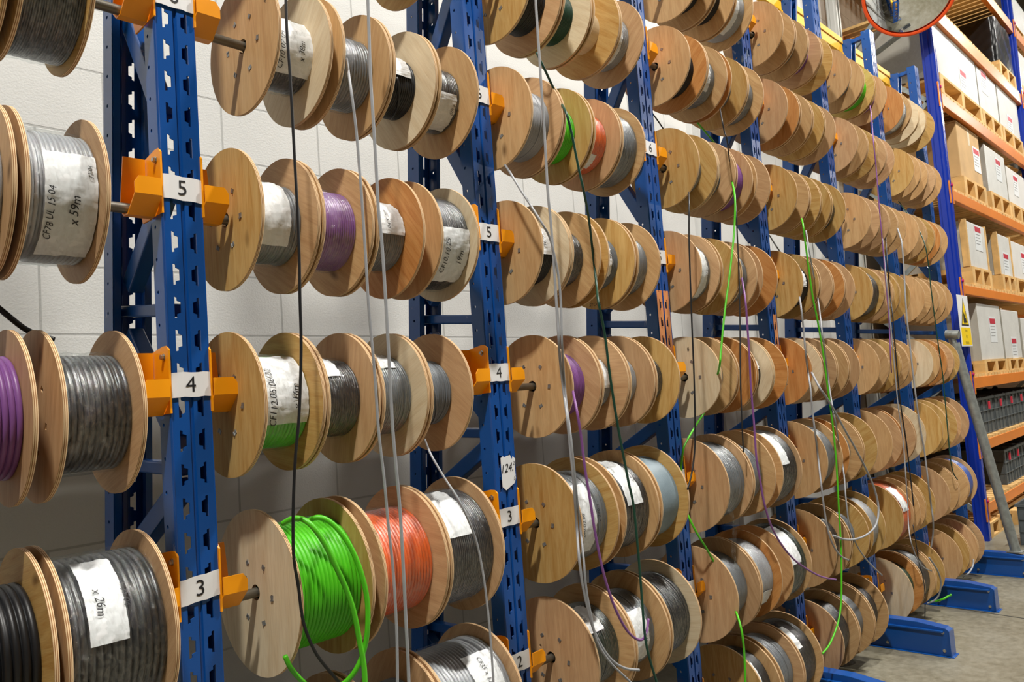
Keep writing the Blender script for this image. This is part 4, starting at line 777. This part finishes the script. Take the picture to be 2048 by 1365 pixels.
LN = ['lowest level, just above the floor', 'second level, under the grey crates', 'third level, beneath film-wrapped loads', 'fourth level, below the cartons with wooden corners',
      'fifth level, beneath the tall brown carton', 'sixth level, beside the convex mirror', 'seventh level, under the black wrapped load', 'top level above the black wrapped load']
for bay, (xa, xb) in enumerate(((7.125, 10.945), (11.055, 14.875))):
    for k, (z0, z1) in enumerate(LV):
        for rear in (0, 1):
            y = YF+.012 if not rear else YR-.062; mb = MB()
            mb.prism([(y, z0), (y+.05, z0), (y+.05, z1-.012), (y+.012, z1-.012), (y+.012, z1), (y, z1)], 'x', xa, xb)
            o = bevel(mb.obj('shelf_beam', ORANGE), .003)
            tag(o, 'orange %s pallet rack beam, %s%s' % ('rear' if rear else 'front', LN[k] if bay == 0 else LN[k].split(',')[0], '' if bay == 0 else ', bay beyond the second upright'), 'beam', 'orange pallet rack beams')
        mb = MB(); x = xa+.02; rnd = random.Random(k+bay*20)
        while x < xb-.09:
            w = .088+rnd.uniform(-.004, .004); mb.box(x, x+w, YF+.018, YR-.015, z1, z1+.024+rnd.uniform(0, .004)); x += w+.03
        o = mb.obj('slatted_deck', DECK)
        tag(o, 'pine slat deck on the pallet rack, %s%s' % (LN[k].split(',')[0], '' if bay == 0 else ', far bay'), 'shelf deck', 'pine slat decks on the rack')
        for yb in (YF+.35, YR-.35):
            mb = MB(); mb.box(xa-.11 if bay == 0 else xa, xb, yb-.02, yb+.02, z0+.02, z1); 

_bk = MB(); _bk.box(-.05, .05, -.05, .05, 0, .078); BLOCK = _bk.mesh('block', [DECK])
def pallet(x0, x1, y0, y1, z, label, group='wooden pallets under the loads', h=.125):
    p = empty('wooden_pallet', ((x0+x1)/2, (y0+y1)/2, z), label, 'pallet', group); w, d = (x1-x0)/2, (y1-y0)/2; s = h/.125
    mb = MB()
    for k in range(3): yy = -d+.05+(2*d-.1)*k/2; mb.box(-w, w, yy-.05, yy+.05, 0, .016*s)
    mb.obj('bottom_board', DECK, p)
    mb = MB(); n = 5
    for k in range(n): yy = -d+.06+(2*d-.12)*k/(n-1); mb.box(-w, w, yy-.06, yy+.06, .109*s, .125*s)
    for k in range(3): xx = -w+.05+(2*w-.1)*k/2; mb.box(xx-.05, xx+.05, -d, d, .094*s, .109*s)
    mb.obj('top_board', DECK, p)
    for ix in range(3):
        for iy in range(3):
            o = put('block', BLOCK, p, (-w+.05+(2*w-.1)*ix/2, -d+.05+(2*d-.1)*iy/2, .016*s)); o.scale = (1, 1, s)
    return p
def redlabel(parent, x, y, z, w, h, full=True):
    mb = MB(); mb.box(x-w/2, x+w/2, y-.002, y, z-h/2, z+h/2); pl = mb.obj('address_label', PAPER, parent)
    mb = MB(); mb.box(x-w*.42, x+w*.42, y-.003, y-.002, z+h*.22, z+h*.42) if full else mb.box(x-w*.5, x+w*.5, y-.003, y-.002, z-h*.5, z+h*.5); mb.obj('red_print', RED, pl)
    if full:
        mb = MB()
        for k in range(4): mb.box(x-w*.38, x+w*(.3-.1*(k % 2)), y-.003, y-.002, z+h*(.12-.12*k)-.003, z+h*(.12-.12*k)+.003)
        mb.obj('small_print', simple('grey_print', (150, 150, 150), .6) if 'grey_print' not in bpy.data.materials else bpy.data.materials['grey_print'], pl)
def filmbox(parent, x0, x1, y0, y1, z0, z1, seed, mat=None):
    """crumpled stretch film hugging a load: front, sides and a loose skirt"""
    import bmesh
    rnd = random.Random(seed); bm = bmesh.new(); nx, nz, ny = 22, 22, 18; loop = []
    for i in range(nx): loop.append((x0+(x1-x0)*i/nx, y0, 0, -1))
    for i in range(ny): loop.append((x1, y0+(y1-y0)*i/ny, 1, 0))
    for i in range(nx): loop.append((x1-(x1-x0)*i/nx, y1, 0, 1))
    for i in range(ny): loop.append((x0, y1-(y1-y0)*i/ny, -1, 0))
    rows = []
    for k in range(nz+1):
        z = z0+(z1-z0)*k/nz; row = []
        for i, (x, y, nx_, ny_) in enumerate(loop):
            o = .010+.004*math.sin(i*.5+k*.4+seed)+.002*math.sin(i*1.9-k*1.3)+rnd.uniform(-.0015, .0015)
            row.append(bm.verts.new((x+nx_*o, y+ny_*o, z+.004*math.sin(i))))
        rows.append(row)
    n = len(loop)
    for k in range(nz):
        for i in range(n): bm.faces.new((rows[k][i], rows[k][(i+1) % n], rows[k+1][(i+1) % n], rows[k+1][i]))
    for f in bm.faces: f.smooth = True
    me = bpy.data.meshes.new('stretch_film'); bm.to_mesh(me); bm.free(); me.materials.append(mat or FILM2); return put('stretch_film', me, parent)
def load(x0, x1, z0, z1, label, kind, seed, y0=.20, y1=1.0, lab=((.3, .75),), corner=False, film=True, pal=True, deck=None):
    if deck is not None and pal: pallet(x0-.01, x1+.01, y0-.02, y1+.02, deck, ('pallet under the '+label.replace(' with wooden corner post', '')).replace('film-wrapped ', '').replace('stretch-', ''), h=z0-deck)
    b = empty('pallet_load', ((x0+x1)/2, (y0+y1)/2, z0), label, 'box', 'boxed loads on the pallet racking')
    w, d, h = (x1-x0)/2, (y1-y0)/2, z1-z0; mb = MB(); mb.box(-w, w, -d, d, 0, h)
    body = bevel(mb.obj('carton', {'w': WHITEBOX, 'c': CARD, 'k': BLACKWRAP, 'g': GREYBOX}[kind], b), .008)
    if kind == 'c':
        mb = MB(); mb.box(-w*.05, w*.12, -d-.001, -d, h*.7, h); mb.obj('sealing_tape', simple('tape', (220, 205, 175), .3), b)
        mb = MB()
        for sx in (-1, 1): mb.box(sx*w-.004 if sx > 0 else -w, w if sx > 0 else -w+.004, -d, d, h, h+.012)
        mb.box(-w, w, -d, -d+.004, h, h+.012); mb.obj('flap_edge', CARD, b)
    if corner:
        for sx in (-1, 1):
            mb = MB(); mb.box(sx*w-.02, sx*w+.02, -d-.008, -d+.05, .002, h+.01); mb.obj('corner_post', DECK, b)
    if kind == 'w' or kind == 'g':
        mb = MB(); mb.box(-w-.006, -w, -d, d, 0, h); mb.obj('side_board', GREYBOX, b)
    for fx, fz in lab: redlabel(b, -w+2*w*fx, -d-.001, h*fz, .26, .26)
    if film: filmbox(b, -w-(.006 if kind in 'wg' else 0), w, -d, d, .0, h+.01, seed, BLACKWRAP if kind == 'k' else None)
    return b
D = [z1+.026 for _, z1 in LV]
load(7.64, 8.37, 2.47, 2.92, 'white wrapped carton with wooden corner post, first on the fourth rack level', 'w', 1, lab=((.6, .7),), corner=True, deck=D[3])
load(8.86, 9.47, 2.47, 2.92, 'white wrapped carton with wooden corner post, second on the fourth rack level', 'w', 2, lab=((.55, .3),), corner=True, deck=D[3])
load(9.52, 10.60, 2.47, 2.90, 'wide white carton at the right edge of the fourth rack level', 'w', 3, lab=((.55, .5),), film=False, deck=D[3])
load(7.72, 8.56, 3.36, 3.90, 'plain brown cardboard carton with a white label, on the fifth rack level', 'c', 4, lab=((.80, .5),), film=False, deck=D[4])
load(8.78, 9.70, 3.36, 3.88, 'white carton right of the brown one on the fifth rack level', 'w', 5, lab=((.62, .62),), deck=D[4])
load(9.74, 10.72, 3.36, 3.80, 'white carton at the right edge of the fifth rack level', 'w', 6, lab=((.45, .6),), film=False, deck=D[4])
load(7.28, 8.80, 4.27, 4.86, 'big film-wrapped white load beside the near upright, sixth rack level', 'w', 7, lab=((.62, .25),), deck=D[5])
load(8.84, 9.70, 4.27, 4.76, 'white load in the middle of the sixth rack level', 'w', 8, lab=((.35, .75),), deck=D[5])
load(9.76, 10.82, 4.27, 4.78, 'creased film-wrapped load next to the far upright, sixth rack level', 'w', 9, lab=((.5, .2),), deck=D[5])
load(10.0, 10.85, 5.12, 5.66, 'black stretch-wrapped load on the seventh rack level', 'k', 10, lab=(), deck=D[6])
load(7.70, 8.62, 1.57, 2.12, 'clear-wrapped white load with a grey side, first on the third rack level', 'w', 11, lab=((.6, .55),), deck=D[2])
load(8.68, 9.46, 1.57, 2.09, 'clear-wrapped white load, second on the third rack level', 'w', 12, lab=((.55, .2),), deck=D[2])
load(9.56, 10.7, 1.57, 2.02, 'clear-wrapped white load at the right edge of the third rack level', 'w', 13, lab=(), deck=D[2])
load(11.25, 12.4, 5.12, 5.62, 'white wrapped load beyond the second upright, seventh rack level', 'w', 14, lab=(), deck=D[6])
load(11.2, 12.4, 4.27, 4.80, 'white wrapped load beyond the second upright, sixth rack level', 'w', 15, lab=(), deck=D[5])
load(11.2, 12.4, 5.95, 6.4, 'white wrapped load at the top right corner, top rack level', 'w', 16, lab=(), deck=D[7])

def crate_meshes(w, d, h):
    mb = MB(); t = .006
    mb.box(-w, w, -d, d, 0, .008)
    mb.box(-w, w, -d, -d+t, 0, h); mb.box(-w, w, d-t, d, 0, h); mb.box(-w, -w+t, -d, d, 0, h); mb.box(w-t, w, -d, d, 0, h)
    body = mb.mesh('crate_body', [CRATE]); mb = MB()
    for zz in (h*.98, h*.62, h*.3): mb.box(-w-.008, w+.008, -d-.008, d+.008, zz-.008, zz) if zz < h*.9 else None
    mb2 = MB()
    for zz in (h*.62, h*.32, .004):
        mb2.box(-w-.009, w+.009, -d-.009, -d, zz, zz+.007); mb2.box(-w-.009, -w, -d, d, zz, zz+.007); mb2.box(w, w+.009, -d, d, zz, zz+.007)
    for k in range(4):
        xx = -w+.004+(2*w-.008)*k/3; mb2.box(xx-.003, xx+.003, -d-.009, -d, 0, h)
        yy = -d+.004+(2*d-.008)*k/3; mb2.box(-w-.009, -w, yy-.003, yy+.003, 0, h)
    ribs = mb2.mesh('crate_ribs', [CRATE]); mb3 = MB()
    mb3.box(-w-.014, w+.014, -d-.014, -d+.004, h-.022, h); mb3.box(-w-.014, w+.014, d-.004, d+.014, h-.022, h); mb3.box(-w-.014, -w+.004, -d, d, h-.022, h); mb3.box(w-.004, w+.014, -d, d, h-.022, h)
    return body, ribs, mb3.mesh('crate_rim', [CRATE])
CR = crate_meshes(.212, .30, .345); CR2 = crate_meshes(.17, .30, .34)
cm = MB(); cm.box(-.022, .022, -.322, -.311, .23, .30); TAGM = cm.mesh('red_tag', [RED])
def clutter_mesh(w, d, h, seed):
    rnd = random.Random(seed); mb = MB()
    for k in range(9):
        x, y = rnd.uniform(-w*.7, w*.7), rnd.uniform(-d*.8, d*.6); s_ = rnd.uniform(.02, .045); mb.lathe_x([(0, .001), (0, s_), (s_*.6, s_), (s_*.6, .001)], 10)
        M = Matrix.Translation((x, y, h-.05+rnd.uniform(0, .05))) @ Matrix.Rotation(rnd.uniform(0, 3), 4, 'Z') @ Matrix.Rotation(rnd.uniform(0, 3), 4, 'Y')
        for q in range(len(mb.v)-40, len(mb.v)): mb.v[q] = tuple(M @ Vector(mb.v[q]))
    mb.box(-w+.008, w-.008, -d+.008, d-.008, .01, h-.08); return mb.mesh('contents', [DARK])
CON = clutter_mesh(.212, .30, .345, 3); CON2 = clutter_mesh(.17, .30, .34, 5)
def crate(x, y, z, label, big=False, grp='grey crates on the pallet racking'):
    c = empty('plastic_crate', (x, y, z), label, 'crate', grp); M_ = CR2 if big else CR
    for nme, me in zip(('crate_body', 'ribs', 'rim'), M_): put(nme, me, c)
    put('contents', CON2 if big else CON, c); put('red_tag', TAGM, c); return c
pos = ['first', 'second', 'third', 'fourth', 'fifth', 'sixth', 'seventh', 'eighth', 'ninth', 'tenth', 'eleventh']
for k in range(7):
    crate(7.36+.468*k, .53, D[1], 'grey plastic crate with a red tag, %s from left in the upper crate row' % pos[k])
for k, x in enumerate((7.38, 8.40, 8.78, 9.16, 9.54, 9.92)):
    crate(x, .53 if k else .75, D[0], 'grey plastic crate of dark parts, %s from left in the lower crate row' % pos[k], True)
pallet(7.15, 7.85, .16, 1.0, .0, 'yellowish pallet lying on the floor under the lowest rack beam', 'pallets on the floor', .13)
pallet(7.9, 9.1, .05, .85, .0, 'farther pallet on the floor behind the leaning pole', 'pallets on the floor', .13)
mb = MB(); mb.box(7.20, 7.44, .18, .62, .132, .147, M=Matrix.Rotation(.0, 4, 'Z')); tag(mb.obj('loose_board', DECK), 'short loose boards lying on the floor pallet nearest the spools', 'board')
mb = MB(); mb.box(7.50, 7.78, .13, .70, .132, .150); tag(mb.obj('loose_board', DECK), 'pale board on the floor pallet, nearer the leaning pole', 'board')
crate(7.12, -.40, .0, 'grey plastic crate standing on the floor behind the leaning pole', True, 'crates on the floor')

mb = MB(); mb.prism([(4.88, .6), (4.892, .6), (4.69, -1.0), (4.678, -1.0)], 'z', 0, .0012); struct(mb.obj('trim_6', simple('joint_sealant', (52, 50, 44), .8)))
# ------------------------------------------------------------------ lights, world, camera
def area(name, loc, sx, sy, power, col=(1, .962, .895)):
    l = bpy.data.lights.new(name, 'AREA'); l.shape = 'RECTANGLE'; l.size = sx; l.size_y = sy; l.energy = power; l.color = col
    o = bpy.data.objects.new(name, l); C.objects.link(o); o.location = loc; return o
LH = 7.3
for k, (x, p) in enumerate(((-7.6, .06), (-1.8, 1.0), (3.3, .88), (8.5, .55), (13.8, .5), (19.0, .5))):
    area('ceiling_and_fill_light', (x, -2.0, LH), .45, .2, LPOW*p)
    if k > 2: area('ceiling_and_fill_light', (x+1.0, -6.2, LH), .5, .2, LPOW*.5)  # added fill row, brightens the load fronts; not a real lamp row
    h = MB(); h.box(-.3, .3, -.16, .16, .01, .09); o = h.obj('ceiling_lamp_housing', STEEL, None, False, (x, -2.0, LH)); tag(o, 'high bay lamp housing over the aisle, out of view above', 'lamp', 'ceiling lamps over the aisle')
w = bpy.data.worlds.new('world'); bpy.context.scene.world = w; w.use_nodes = True
w.node_tree.nodes['Background'].inputs[0].default_value = (.9, .95, 1, 1); w.node_tree.nodes['Background'].inputs[1].default_value = .01

cam = bpy.data.cameras.new('camera'); co = bpy.data.objects.new('camera', cam); C.objects.link(co)
cam.sensor_width = 36; cam.lens = 1586.7/2048*36; cam.clip_start = .05; cam.clip_end = 200
yaw, pit, rol = .7539, .0705, -.0729
fw = Vector((math.cos(yaw)*math.cos(pit), math.sin(yaw)*math.cos(pit), math.sin(pit)))
r0 = fw.cross(Vector((0, 0, 1))).normalized(); u0 = r0.cross(fw)
rr = r0*math.cos(rol)+u0*math.sin(rol); uu = -r0*math.sin(rol)+u0*math.cos(rol)
co.matrix_world = Matrix(((rr.x, uu.x, -fw.x, CAMP.x), (rr.y, uu.y, -fw.y, CAMP.y), (rr.z, uu.z, -fw.z, CAMP.z), (0, 0, 0, 1)))
cam.dof.use_dof = False
sc = bpy.context.scene; sc.camera = co
sc.view_settings.view_transform = 'Standard'; sc.view_settings.look = 'None'; sc.view_settings.gamma = 1; sc.view_settings.exposure = EXPO
sc.view_settings.use_curve_mapping = False
